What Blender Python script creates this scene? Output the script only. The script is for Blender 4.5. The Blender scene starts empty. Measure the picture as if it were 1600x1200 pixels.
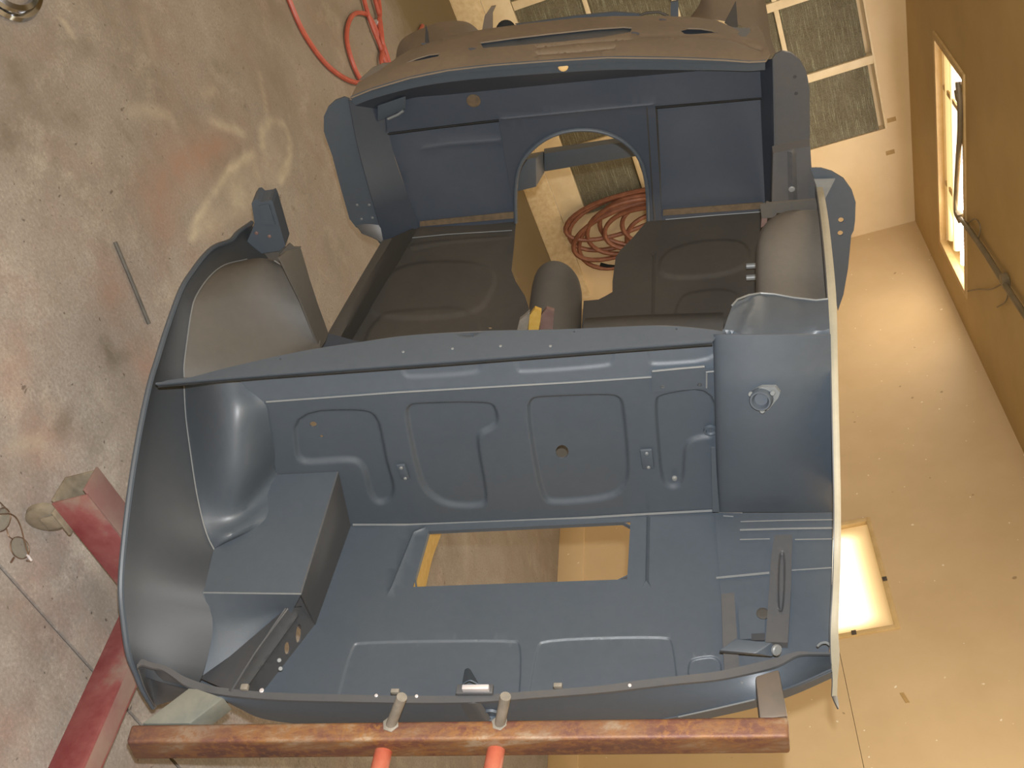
import bpy, bmesh, math, random
import numpy as np
from mathutils import Matrix, Vector
from mathutils.geometry import delaunay_2d_cdt
random.seed(4)
rng = np.random.default_rng(4)
SC = bpy.context.scene
COL = SC.collection
ORDER = []
class _Linker:
    def link(self, o): COL_.objects.link(o); ORDER.append(o)
class _Col: objects = _Linker()
COL_ = COL; COL = _Col()

# ------------------------------------------------------------------ camera frame, room axes, car axes
FPX = 1700.0
def nrm(v):
    v = np.array(v, float); return v / np.linalg.norm(v)
UP = nrm((6120, -1530, -1700))
DEP = np.array((153, -1277, 1700.0)); DEP = nrm(DEP - UP * (DEP @ UP))
RW = np.array([np.cross(DEP, UP), DEP, UP])           # camera -> world
CAM = np.array((0.0, 0.0, 1.7))
CF = nrm((200, -1800, 1700))
CX = np.array((1, -.06, -.185)); CX = nrm(CX - CF * (CX @ CF))
CZ = np.cross(CX, CF)
CC = np.array([CX, CF, CZ])                            # camera -> car
CO = np.array((-10, 212, FPX)) / FPX * 2.5             # car origin in the camera frame
COC = CC @ (-CO)

cam_data = bpy.data.cameras.new('camera')
cam_data.sensor_width = 36.0; cam_data.lens = FPX / 1600 * 36.0
cam_data.clip_start = 0.05
cam = bpy.data.objects.new('camera', cam_data); COL.objects.link(cam)
m = Matrix.Identity(4)
for i, ax in enumerate([RW @ np.array((1, 0, 0)), RW @ np.array((0, -1, 0)), RW @ np.array((0, 0, -1))]):
    for r in range(3): m[r][i] = ax[r]
for r in range(3): m[r][3] = CAM[r]
cam.matrix_world = m
SC.camera = cam

# ------------------------------------------------------------------ world, lights, exposure
w = bpy.data.worlds.new('world'); SC.world = w; w.use_nodes = True
w.node_tree.nodes['Background'].inputs[0].default_value = (1, .95, .85, 1)
w.node_tree.nodes['Background'].inputs[1].default_value = 0.3
SC.view_settings.view_transform = 'Standard'; SC.view_settings.look = 'None'
SC.view_settings.gamma = 1.0; SC.view_settings.use_curve_mapping = False
SC.view_settings.exposure = 0.0

FLASH_W = 420.0
fl = bpy.data.lights.new('camera_flash', 'POINT'); fl.energy = FLASH_W; fl.shadow_soft_size = 0.012
fl.color = (.96, .98, 1.0)
flo = bpy.data.objects.new('camera_flash', fl); COL.objects.link(flo)
flo.location = Vector(CAM + RW @ np.array((0.01, -0.062, -0.01)))

ROOM = dict(x0=-2.2, x1=4.502, y0=-3.0, y1=7.395)
def ceil_z(x): return 2.688 + .0995 * (4.502 - x)
def area(name, loc, direction, sx, sy, energy, color):
    L = bpy.data.lights.new(name, 'AREA'); L.shape = 'RECTANGLE'; L.size = sx; L.size_y = sy
    L.energy = energy; L.color = color
    o = bpy.data.objects.new(name, L); COL.objects.link(o); o.location = loc
    o.rotation_euler = Vector(direction).to_track_quat('-Z', 'Y').to_euler()
    return o
WARM = (1.0, .90, .74)
# unseen fill lamps added for ambient light; the last sits in the visible box
area('ceiling_box_and_fill_lamp', (1.0, 1.5, ceil_z(1.0) - .06), (0.1, 0, -1), 0.7, 1.4, 7, WARM)
area('ceiling_box_and_fill_lamp', (3.4, 2.2, ceil_z(3.4) - .06), (0.1, 0, -1), 0.7, 1.4, 42, WARM)
area('ceiling_box_and_fill_lamp', (1.0, 5.2, ceil_z(1.0) - .06), (0.1, 0, -1), 0.7, 1.4, 52, WARM)
area('ceiling_box_and_fill_lamp', (3.5, 6.24, ceil_z(3.5) - .05), (0.1, 0, -1), 0.5, 1.2, 12, WARM)

# ------------------------------------------------------------------ pixel / car / world helpers
def ray(px, py): return RW @ np.array((px - 800, py - 600, FPX))
def floor(px, py, z=0.0):
    d = ray(px, py); return CAM + d * ((z - CAM[2]) / d[2])
def back(px, py, y=None):
    d = ray(px, py); return CAM + d * ((ROOM['y1'] if y is None else y) / d[1])
def side(px, py):
    d = ray(px, py); return CAM + d * (ROOM['x1'] / d[0])
def ceil(px, py, off=0.0):
    d = ray(px, py); return CAM + d * ((2.688 + .0995 * 4.502 - 1.7 - off) / (d[2] + .0995 * d[0]))
AX = {'x': 0, 'y': 1, 'z': 2}
def on(px, py, ax, v):
    d = CC @ np.array((px - 800, py - 600, FPX)); a = AX[ax]
    return COC + d * ((v - COC[a]) / d[a])
def on_plane(px, py, p0, n):
    d = CC @ np.array((px - 800, py - 600, FPX))
    return COC + d * (((np.array(p0) - COC) @ n) / (d @ n))
def pxy(x, y, z):
    c = CC.T @ np.array((x, y, z), float) + CO
    return (c[0] / c[2] * FPX + 800, c[1] / c[2] * FPX + 600)
def pm(ax, v): return lambda px, py: on(px, py, ax, v)
def p3(a, b, c):
    n = nrm(np.cross(np.array(b) - a, np.array(c) - a)); return lambda px, py: on_plane(px, py, a, n)
def ym(fn): return lambda px, py: on(px, py, 'y', fn(px, py))

# ------------------------------------------------------------------ materials
def mat(name, rough=.6, metal=0.0, spec=.5):
    M = bpy.data.materials.new(name); M.use_nodes = True
    b = M.node_tree.nodes['Principled BSDF']
    b.inputs['Roughness'].default_value = rough; b.inputs['Metallic'].default_value = metal
    b.inputs['Specular IOR Level'].default_value = spec
    return M, M.node_tree, b
def noise(nt, scale, detail=4, rough=.6, coord='Object', vec_scale=None):
    tc = nt.nodes.new('ShaderNodeTexCoord'); n = nt.nodes.new('ShaderNodeTexNoise')
    n.inputs['Scale'].default_value = scale; n.inputs['Detail'].default_value = detail
    n.inputs['Roughness'].default_value = rough
    if vec_scale:
        mp = nt.nodes.new('ShaderNodeMapping'); mp.inputs['Scale'].default_value = vec_scale
        nt.links.new(tc.outputs[coord], mp.inputs[0]); nt.links.new(mp.outputs[0], n.inputs['Vector'])
    else:
        nt.links.new(tc.outputs[coord], n.inputs['Vector'])
    return n.outputs['Fac']
def ramp(nt, fac, stops):
    r = nt.nodes.new('ShaderNodeValToRGB'); e = r.color_ramp.elements
    while len(e) < len(stops): e.new(.5)
    for i, (p, c) in enumerate(stops):
        e[i].position = p; e[i].color = (*c, 1) if len(c) == 3 else c
    nt.links.new(fac, r.inputs[0]); return r.outputs[0]
def mix(nt, fac, a, b):
    n = nt.nodes.new('ShaderNodeMix'); n.data_type = 'RGBA'
    if isinstance(fac, (int, float)): n.inputs[0].default_value = fac
    else: nt.links.new(fac, n.inputs[0])
    for s, v in ((6, a), (7, b)):
        if isinstance(v, tuple): n.inputs[s].default_value = (*v, 1)
        else: nt.links.new(v, n.inputs[s])
    return n.outputs[2]
def bump(nt, b, fac, strength=.2, dist=.002):
    n = nt.nodes.new('ShaderNodeBump'); n.inputs['Strength'].default_value = strength
    n.inputs['Distance'].default_value = dist
    nt.links.new(fac, n.inputs['Height']); nt.links.new(n.outputs[0], b.inputs['Normal'])
def setc(nt, b, c):
    if isinstance(c, tuple): b.inputs['Base Color'].default_value = (*c, 1)
    else: nt.links.new(c, b.inputs['Base Color'])
BW = ((0, 0, 0), (1, 1, 1))

def primer(name, base, dusty, amount, rough=.47):
    M, nt, b = mat(name, rough, 0.0, .5)
    n1 = noise(nt, 5, 5); n2 = noise(nt, 60, 3); n3 = noise(nt, 350, 2)
    lo = .5 - amount * .45
    f = ramp(nt, n1, [(max(0, lo - .12), BW[0]), (min(1, lo + .55), BW[1])])
    c = mix(nt, f, base, dusty)
    c2 = mix(nt, ramp(nt, n2, [(.3, (0, 0, 0)), (.8, (.28, .28, .28))]), c, tuple(x * .72 for x in base))
    setc(nt, b, c2)
    bump(nt, b, n3, .12, .0008)
    return M
BLUE = (.044, .056, .069)
M_PR = primer('blue_grey_primer', BLUE, (.055, .066, .080), .35)
M_PRD = primer('primer_light_dust', (.042, .050, .060), (.070, .064, .058), .5, .5)
M_DUST = primer('primer_brown_overspray', (.095, .078, .058), (.150, .112, .074), .6, .75)
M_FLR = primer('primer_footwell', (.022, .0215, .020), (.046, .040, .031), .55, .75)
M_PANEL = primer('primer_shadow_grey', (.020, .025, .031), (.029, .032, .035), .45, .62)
M_DUST2 = primer('primer_grey_brown_dust', (.050, .048, .043), (.074, .066, .054), .5, .7)
M_DUSTG = primer('primer_flash_lit_dust', (.082, .079, .072), (.115, .105, .088), .5, .7)  # dust tone lightened; flash light on the right cockpit arch painted in
M_FLANGE = primer('primer_cream_overspray', (.21, .195, .15), (.30, .27, .19), .6, .6)
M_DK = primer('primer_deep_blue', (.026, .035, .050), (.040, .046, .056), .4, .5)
M_EDGE = primer('primer_worn_and_lit_edge', (.10, .12, .135), (.17, .165, .15), .5, .4)  # pale edges and fittings; also paints lit folds and the lit gusset

def simple(name, c1, c2, scale=30, rough=.6, metal=0., bmp=0.0, spec=.5):
    M, nt, b = mat(name, rough, metal, spec)
    n = noise(nt, scale, 5)
    setc(nt, b, ramp(nt, n, [(.35, c1), (.65, c2)]))
    if bmp: bump(nt, b, noise(nt, scale * 6, 3), bmp)
    return M
def emis(name, color, strength):
    M, nt, b = mat(name, .5)
    setc(nt, b, (.8, .75, .6)); b.inputs['Emission Color'].default_value = (*color, 1)
    b.inputs['Emission Strength'].default_value = strength
    return M

def concrete():
    M, nt, b = mat('stained_concrete', .8, 0, .3)
    big = noise(nt, 1.5, 6, .7); mid = noise(nt, 7, 8, .75); fine = noise(nt, 110, 5, .75)
    spk = noise(nt, 55, 2, .5); pink = noise(nt, 2.6, 7, .75); pale = noise(nt, 4.2, 8, .72, vec_scale=(1.0, .7, 1))
    rid = noise(nt, 1.7, 3, .5, vec_scale=(1, 1.3, 1)); msk = noise(nt, .9, 2, .5); fleck = noise(nt, 30, 3, .6, vec_scale=(1, .45, 1))
    c = ramp(nt, big, [(.32, (.160, .138, .118)), (.5, (.248, .224, .202)), (.68, (.32, .296, .272))])
    c = mix(nt, ramp(nt, pink, [(.50, BW[0]), (.66, (.6, .6, .6))]), c, (.25, .165, .14))
    c = mix(nt, ramp(nt, pale, [(.53, BW[0]), (.72, (.75, .75, .75))]), c, (.44, .41, .355))
    c = mix(nt, ramp(nt, mid, [(.30, (.45, .45, .45)), (.46, BW[0])]), c, (.14, .115, .09))
    r0 = ramp(nt, rid, [(.485, BW[0]), (.505, (.45, .45, .45)), (.52, BW[0])])
    r1 = mix(nt, ramp(nt, msk, [(.54, BW[0]), (.64, (.5, .5, .5))]), (0, 0, 0), r0)
    c = mix(nt, r1, c, (.42, .37, .27))
    c = mix(nt, ramp(nt, fine, [(.36, (.55, .55, .55)), (.60, BW[0])]), c, (.14, .115, .095))
    c = mix(nt, ramp(nt, fine, [(.60, BW[0]), (.75, (.5, .5, .5))]), c, (.50, .46, .40))
    c = mix(nt, ramp(nt, fleck, [(.27, (.8, .8, .8)), (.31, BW[0])]), c, (.055, .045, .04))
    c = mix(nt, ramp(nt, spk, [(.25, (.85, .85, .85)), (.30, BW[0])]), c, (.06, .05, .042))
    def attr(nm, noise_out, lo, hi):
        a = nt.nodes.new('ShaderNodeAttribute'); a.attribute_name = nm
        mu = nt.nodes.new('ShaderNodeMath'); mu.operation = 'MULTIPLY'
        nt.links.new(a.outputs['Fac'], mu.inputs[0]); nt.links.new(ramp(nt, noise_out, [(lo, BW[0]), (hi, BW[1])]), mu.inputs[1])
        return mu.outputs[0]
    c = mix(nt, attr('pinkish', mid, .25, .55), c, (.27, .155, .115))
    c = mix(nt, attr('chalk', pale, .30, .58), c, (.47, .425, .32))
    c = mix(nt, attr('grime', mid, .38, .52), c, (.085, .07, .05))
    # brown stain towards the exhaust end; the band near the end wall is darker
    tc = nt.nodes.new('ShaderNodeTexCoord'); sx = nt.nodes.new('ShaderNodeSeparateXYZ')
    nt.links.new(tc.outputs['Object'], sx.inputs[0])
    mr = nt.nodes.new('ShaderNodeMapRange'); mr.inputs[1].default_value = 1.4; mr.inputs[2].default_value = 5.5
    nt.links.new(sx.outputs['Y'], mr.inputs[0])
    c = mix(nt, mr.outputs[0], c, mix(nt, .5, c, (.27, .215, .14)))
    mr2 = nt.nodes.new('ShaderNodeMapRange'); mr2.inputs[1].default_value = 6.35; mr2.inputs[2].default_value = 6.75
    ad = nt.nodes.new('ShaderNodeMath'); ad.operation = 'ADD'; nt.links.new(sx.outputs['Y'], ad.inputs[0]); nt.links.new(mid, ad.inputs[1])
    nt.links.new(ad.outputs[0], mr2.inputs[0])
    c = mix(nt, mr2.outputs[0], c, (.165, .125, .065))
    setc(nt, b, c)
    bump(nt, b, fine, .35, .003)
    return M
M_CONC = concrete()
M_SCUFF = simple('chalky_floor_scuff', (.62, .55, .42), (.70, .64, .52), 25, .9)
M_SIDEWALL = None
def paint(name, c1, c2, speck=True):
    M, nt, b = mat(name, .55, 0, .4)
    n = noise(nt, 2.2, 5); n2 = noise(nt, 28, 3)
    c = ramp(nt, n, [(.35, c1), (.65, c2)])
    if speck:
        s = noise(nt, 34, 1, .4)
        c = mix(nt, ramp(nt, s, [(.77, BW[0]), (.785, (.9, .9, .9))]), c, (.85, .78, .62))
        s2 = noise(nt, 21, 1, .4, vec_scale=(1.3, 1, .9))
        c = mix(nt, ramp(nt, s2, [(.205, (.6, .6, .6)), (.22, BW[0])]), c, (.22, .13, .06))
    setc(nt, b, c); bump(nt, b, n2, .06, .002)
    return M
M_SIDE = paint('tan_booth_paint', (.58, .425, .235), (.63, .47, .268))
M_BACK = paint('cream_booth_paint', (.72, .56, .32), (.78, .62, .38), False)
M_CEIL = paint('ochre_ceiling_paint', (.46, .32, .125), (.52, .365, .15), False)
M_FILT = None
def filt():
    M, nt, b = mat('clogged_filter_mat', .95, 0, .1)
    a = noise(nt, 16, 3, .6, vec_scale=(.35, 1, 14)); n2 = noise(nt, 6, 5, .7); n3 = noise(nt, 160, 2, .7)
    c = ramp(nt, n2, [(.3, (.16, .14, .088)), (.7, (.23, .21, .145))])
    c = mix(nt, ramp(nt, a, [(.56, BW[0]), (.62, (.75, .75, .75))]), c, (.36, .38, .26))
    c = mix(nt, ramp(nt, n3, [(.35, (.5, .5, .5)), (.6, BW[0])]), c, (.055, .05, .035))
    setc(nt, b, c); bump(nt, b, n3, .6, .006)
    return M
M_FILT = filt()
M_CREAM = simple('cream_frame_paint', (.74, .60, .36), (.80, .67, .43), 12, .5)
M_DIRTYCREAM = simple('chipped_cream_paint', (.62, .47, .25), (.76, .62, .38), 22, .7, 0, .5)
def rust():
    M, nt, b = mat('rusty_square_tube', .6, .25, .5)
    n = noise(nt, 7, 6, .7, vec_scale=(2, 2, .6)); n2 = noise(nt, 70, 4, .7); n3 = noise(nt, 3, 3)
    c = ramp(nt, n, [(.36, (.058, .024, .019)), (.46, (.115, .043, .026)), (.54, (.175, .088, .036)), (.63, (.25, .185, .12))])
    c = mix(nt, ramp(nt, n2, [(.48, BW[0]), (.62, (.85, .85, .85))]), c, (.20, .090, .025))
    c = mix(nt, ramp(nt, n3, [(.45, BW[0]), (.66, (.6, .6, .6))]), c, (.10, .052, .04))
    setc(nt, b, c); bump(nt, b, n2, .4, .002)
    return M
M_RUST = rust()
M_BROWNST = simple('brown_grey_steel', (.060, .056, .050), (.10, .078, .06), 9, .5, .2)
M_GREEN = simple('pale_green_worn_steel', (.060, .075, .070), (.15, .15, .125), 8, .6, .1)
M_PIN = simple('dusty_grey_pin', (.13, .118, .095), (.18, .16, .13), 40, .6)
M_ORANGE = simple('orange_painted_steel', (.30, .065, .035), (.36, .13, .08), 14, .45)
def redpaint():
    M, nt, b = mat('dusty_red_paint', .6, 0, .4)
    n = noise(nt, 5, 5, .65)
    setc(nt, b, ramp(nt, n, [(.36, (.125, .022, .024)), (.50, (.165, .050, .048)), (.64, (.18, .125, .10))]))
    bump(nt, b, noise(nt, 80, 3), .2)
    return M
M_RED = redpaint()
M_REDTOP = simple('dust_over_red_paint', (.185, .135, .105), (.16, .08, .07), 6, .8)
M_GRIME = simple('grimy_caster', (.12, .10, .07), (.19, .16, .115), 30, .7)
M_HOSE = simple('orange_red_air_hose', (.36, .070, .045), (.43, .10, .065), 20, .45)
M_COIL = simple('brown_rubber_hose', (.17, .062, .034), (.25, .105, .058), 18, .5)
M_CHROME = simple('chrome', (.36, .41, .50), (.44, .49, .58), 10, .10, 1.0)
M_WIRE = simple('dark_bronze_wire', (.16, .10, .07), (.25, .18, .13), 40, .3, .8)
M_LENS = None
def glass(name, col, alpha_mix=.25):
    M, nt, b = mat(name, .05, 0, .5)
    setc(nt, b, col); b.inputs['Transmission Weight'].default_value = .9; b.inputs['IOR'].default_value = 1.2
    return M
M_LENS = glass('spectacle_glass', (.8, .8, .74))
M_GLOW = emis('lit_diffuser', (1.0, .87, .60), 3.2)
M_TUBE = emis('fluorescent_tube', (1.0, .95, 1.0), 14)
M_DIFEDGE = emis('dim_diffuser_edge', (1.0, .66, .22), .75)
M_PIPE = simple('grey_conduit', (.20, .165, .10), (.27, .22, .14), 12, .5, .3)
M_TAPE = simple('brown_tape', (.42, .27, .10), (.48, .32, .13), 30, .5)
M_TANMET = simple('tan_fixture_frame', (.55, .38, .16), (.63, .45, .21), 14, .5)
M_YEL = simple('yellow_chalk_mark', (.34, .20, .03), (.40, .26, .06), 50, .7)
M_RUSTPATCH = simple('red_brown_primer', (.11, .065, .055), (.14, .09, .075), 30, .6)
M_STEEL = simple('bare_bright_steel', (.62, .60, .62), (.72, .70, .72), 20, .35, .6)
M_DARK = simple('dark_opening', (.02, .02, .022), (.03, .03, .032), 20, .8)
M_RUBBER_SHADE = simple('black_rubber_and_gap_shade', (.015, .016, .016), (.022, .022, .022), 30, .95, spec=.05)  # rubber parts, and the shade painted along panel gaps
M_LEAF = simple('dry_leaf', (.055, .038, .02), (.085, .058, .03), 60, .8)

# ------------------------------------------------------------------ mesh helpers
def prop(o, label=None, cat=None, group=None, kind=None):
    if label: o['label'] = label
    if cat: o['category'] = cat
    if group: o['group'] = group
    if kind: o['kind'] = kind
    return o
def empty(name, loc=(0, 0, 0), mw=None, **k):
    o = bpy.data.objects.new(name, None); COL.objects.link(o); o.empty_display_size = .1
    if mw is not None: o.matrix_world = mw
    else: o.location = loc
    return prop(o, **k)
def mk(name, verts, faces, material, parent=None, origin=(0, 0, 0), sharp=40, smooth=True, mats=None, fmat=None):
    me = bpy.data.meshes.new(name)
    og = np.array(origin, float)
    me.from_pydata([tuple(np.array(v, float) - og) for v in verts], [], [tuple(int(i) for i in f) for f in faces])
    bm = bmesh.new(); bm.from_mesh(me); bmesh.ops.recalc_face_normals(bm, faces=bm.faces); bm.to_mesh(me); bm.free()
    if smooth:
        me.polygons.foreach_set('use_smooth', [True] * len(me.polygons))
        me.set_sharp_from_angle(angle=math.radians(sharp))
    for mm in (mats or [material]): me.materials.append(mm)
    if fmat is not None: me.polygons.foreach_set('material_index', fmat)
    me.update()
    o = bpy.data.objects.new(name, me); COL.objects.link(o)
    if parent is not None: o.parent = parent
    if parent is None or og.any(): o.location = tuple(og)
    return o
def inside(pts, poly):
    P = np.asarray(pts, float); Q = np.asarray(poly, float); c = np.zeros(len(P), bool)
    x, y = P[:, 0], P[:, 1]
    for i in range(len(Q)):
        x1, y1 = Q[i]; x2, y2 = Q[(i + 1) % len(Q)]
        if y1 == y2: continue
        k = (y1 > y) != (y2 > y)
        c ^= k & (x < (x2 - x1) * (y - y1) / (y2 - y1) + x1)
    return c
def dist_poly(pts, poly, closed=True):
    P = np.asarray(pts, float); Q = np.asarray(poly, float); d = np.full(len(P), 1e9)
    n = len(Q)
    for i in range(n if closed else n - 1):
        a = Q[i]; b = Q[(i + 1) % n]; ab = b - a; L = ab @ ab
        if L < 1e-9: continue
        t = np.clip(((P - a) @ ab) / L, 0, 1)
        d = np.minimum(d, np.hypot(*(P - a - t[:, None] * ab).T))
    return d
def chaikin(p, n=2, closed=True):
    p = np.asarray(p, float)
    for _ in range(n):
        q = []
        m_ = len(p)
        for i in range(m_ if closed else m_ - 1):
            a, b = p[i], p[(i + 1) % m_]; q += [a * .75 + b * .25, a * .25 + b * .75]
        if not closed: q = [p[0]] + q + [p[-1]]
        p = np.array(q)
    return p
def dens(poly, step, closed=True):
    out = []; n = len(poly)
    for i in range(n if closed else n - 1):
        a = np.array(poly[i], float); b = np.array(poly[(i + 1) % n], float)
        k = max(1, int(np.hypot(*(b - a)) / step))
        for j in range(k): out.append(a + (b - a) * j / k)
    if not closed: out.append(np.array(poly[-1], float))
    return out
def ss(t):
    t = np.clip(t, 0, 1); return t * t * (3 - 2 * t)

def sheet(name, outline, mapper, material, parent, holes=(), pads=(), lines=(), step=14, thick=.003, sharp=35, toward=True):
    """sheet metal: a traced outline with holes, carried onto its own plane or curved surface,
    pads = (polygon, depth in m, edge width px) pressed in or out, lines = (polyline, depth, width px) beads"""
    outline = dens(outline, step); hs = [dens(h, min(step, 6)) for h in holes]
    vs = []; es = []
    for loop in [outline] + hs:
        b0 = len(vs); vs += [tuple(p) for p in loop]
        es += [(b0 + i, b0 + (i + 1) % len(loop)) for i in range(len(loop))]
    O = np.array(outline); mn, mx = O.min(0), O.max(0)
    gx, gy = np.meshgrid(np.arange(mn[0] + step * .5, mx[0], step), np.arange(mn[1] + step * .5, mx[1], step))
    G = np.c_[gx.ravel(), gy.ravel()]
    extra = [G]
    for poly, dep, wd in pads:
        pp = chaikin(poly, 2)
        for off in (0.12, .3, .48, .75):       # rows of points along the pad's pressed edge
            c = np.array(dens(pp, max(3.0, wd * .4)))
            t = np.roll(c, -1, 0) - np.roll(c, 1, 0); nn = np.c_[-t[:, 1], t[:, 0]]
            nn /= np.maximum(np.hypot(*nn.T), 1e-9)[:, None]
            for s in (1, -1): extra.append(c + nn * s * wd * off)
    for poly, dep, wd in lines:
        c = np.array(dens(poly, 5, False)); t = np.gradient(c, axis=0); nn = np.c_[-t[:, 1], t[:, 0]]
        nn /= np.maximum(np.hypot(*nn.T), 1e-9)[:, None]
        for off in (-1, -.5, 0, .5, 1): extra.append(c + nn * wd * off)
    G = np.concatenate(extra)
    if len(G):
        k = inside(G, O) & (dist_poly(G, O) > 1.2)
        for h in hs: k &= ~inside(G, h) & (dist_poly(G, h) > 1.2)
        G = G[k]
        if len(pads) or len(lines):       # thin out near-duplicates
            key = np.unique(np.round(G / 1.0), axis=0, return_index=True)[1]; G = G[np.sort(key)]
    vs += [tuple(p) for p in G]
    res = delaunay_2d_cdt([Vector(v) for v in vs], es, [], 0, 1e-4)
    V = np.array([tuple(v) for v in res[0]]); Fc = np.array([f for f in res[2] if len(f) == 3])
    cen = V[Fc].mean(1); k = inside(cen, O)
    for h in hs: k &= ~inside(cen, h)
    Fc = Fc[k]
    P = np.array([mapper(*v) for v in V])
    e = 1.0
    Px = np.array([mapper(v[0] + e, v[1]) for v in V]); Py = np.array([mapper(v[0], v[1] + e) for v in V])
    N = np.cross(Px - P, Py - P); N /= np.maximum(np.linalg.norm(N, axis=1), 1e-12)[:, None]
    sgn = np.sign(((COC - P) * N).sum(1)); N *= sgn[:, None]
    D = np.zeros(len(V))
    for poly, dep, wd in pads:
        pp = chaikin(poly, 2)
        sd = np.where(inside(V, pp), 1, -1) * dist_poly(V, pp)
        D += dep * ss(sd / wd + .5)
    for poly, dep, wd in lines:
        D += dep * ss(1 - dist_poly(V, poly, False) / wd)
    P = P + N * D[:, None]
    n = len(P); Q = P - N * thick
    # boundary edges
    cnt = {}
    for a, b, c in Fc:
        for u, v in ((a, b), (b, c), (c, a)):
            cnt.setdefault((min(u, v), max(u, v)), []).append((u, v))
    faces = [tuple(f) for f in Fc] + [tuple(n + i for i in f[::-1]) for f in Fc]
    for key, l in cnt.items():
        if len(l) == 1:
            u, v = l[0]; faces.append((v, u, u + n, v + n))
    used = sorted({i for f in faces for i in f}); rm = {o: i for i, o in enumerate(used)}
    A = np.concatenate([P, Q])
    return mk(name, [A[i] for i in used], [tuple(rm[i] for i in f) for f in faces], material, parent, sharp=sharp)

def crom(p, n):
    p = np.asarray(p, float)
    if len(p) == 2: return np.array([p[0] + (p[1] - p[0]) * t for t in np.linspace(0, 1, n)])
    q = np.vstack([2 * p[0] - p[1], p, 2 * p[-1] - p[-2]]); out = []
    for t in np.linspace(0, len(p) - 1, n):
        i = min(int(t), len(p) - 2); f_ = t - i; a, b, c, d = q[i:i + 4]
        out.append(.5 * (2 * b + (c - a) * f_ + (2 * a - 5 * b + 4 * c - d) * f_ ** 2 + (3 * b - a - 3 * c + d) * f_ ** 3))
    return np.array(out)
def lin(p, n):
    p = np.asarray(p, float); s = np.r_[0, np.cumsum(np.linalg.norm(np.diff(p, axis=0), axis=1))]
    t = np.linspace(0, s[-1], n); return np.c_[tuple(np.interp(t, s, p[:, i]) for i in range(p.shape[1]))]
def loft(name, rows, material, parent, nu=30, nv=12, thick=.003, curve_u=True, curve_v=True, sharp=50):
    R = np.array([crom(r, nu) if curve_u else lin(r, nu) for r in rows])
    G = np.array([crom(R[:, j], nv) if curve_v else lin(R[:, j], nv) for j in range(nu)]).transpose(1, 0, 2)
    nv_ = G.shape[0]
    du = np.gradient(G, axis=1); dv = np.gradient(G, axis=0); N = np.cross(du, dv)
    N /= np.maximum(np.linalg.norm(N, axis=2), 1e-9)[..., None]
    s = np.sign(((COC - G) * N).sum(2).mean()) or 1
    Q = G - N * s * thick
    V = np.concatenate([G.reshape(-1, 3), Q.reshape(-1, 3)]); n = nv_ * nu; F_ = []
    idx = lambda i, j: i * nu + j
    for i in range(nv_ - 1):
        for j in range(nu - 1):
            a, b, c, d = idx(i, j), idx(i, j + 1), idx(i + 1, j + 1), idx(i + 1, j)
            F_ += [(a, b, c, d), (d + n, c + n, b + n, a + n)]
    for j in range(nu - 1):
        for i in (0, nv_ - 1): F_.append((idx(i, j), idx(i, j + 1), idx(i, j + 1) + n, idx(i, j) + n))
    for i in range(nv_ - 1):
        for j in (0, nu - 1): F_.append((idx(i, j), idx(i + 1, j), idx(i + 1, j) + n, idx(i, j) + n))
    return mk(name, V, F_, material, parent, sharp=sharp)
def tube_geo(path, r, sides=8, closed=False):
    P = np.asarray(path, float); n = len(P)
    T = (np.roll(P, -1, 0) - np.roll(P, 1, 0)) if closed else np.gradient(P, axis=0)
    T /= np.maximum(np.linalg.norm(T, axis=1), 1e-9)[:, None]
    a = np.array((0, 0, 1.)) if abs(T[0][2]) < .9 else np.array((1., 0, 0))
    u = nrm(np.cross(T[0], a)); V = []; F_ = []
    rr = np.full(n, r) if np.isscalar(r) else np.asarray(r)
    for i in range(n):
        u = u - T[i] * (u @ T[i]); u = nrm(u); v = np.cross(T[i], u)
        for k in range(sides):
            t = 2 * math.pi * k / sides; V.append(P[i] + rr[i] * (u * math.cos(t) + v * math.sin(t)))
    for i in range(n if closed else n - 1):
        j = (i + 1) % n
        for k in range(sides):
            k2 = (k + 1) % sides; F_.append((i * sides + k, i * sides + k2, j * sides + k2, j * sides + k))
    if not closed:
        F_.append(tuple(range(sides))[::-1]); F_.append(tuple((n - 1) * sides + k for k in range(sides)))
    return V, F_
def tube(name, path, r, material, parent=None, sides=8, closed=False, origin=(0, 0, 0)):
    V, F_ = tube_geo(path, r, sides, closed); return mk(name, V, F_, material, parent, origin=origin)
def tubes(name, paths, r, material, parent=None, sides=8, origin=(0, 0, 0), closed=False):
    V = []; F_ = []
    for p in paths:
        v, f_ = tube_geo(p, r, sides, closed); n = len(V); V += list(v); F_ += [tuple(i + n for i in q) for q in f_]
    return mk(name, V, F_, material, parent, origin=origin)
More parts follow.
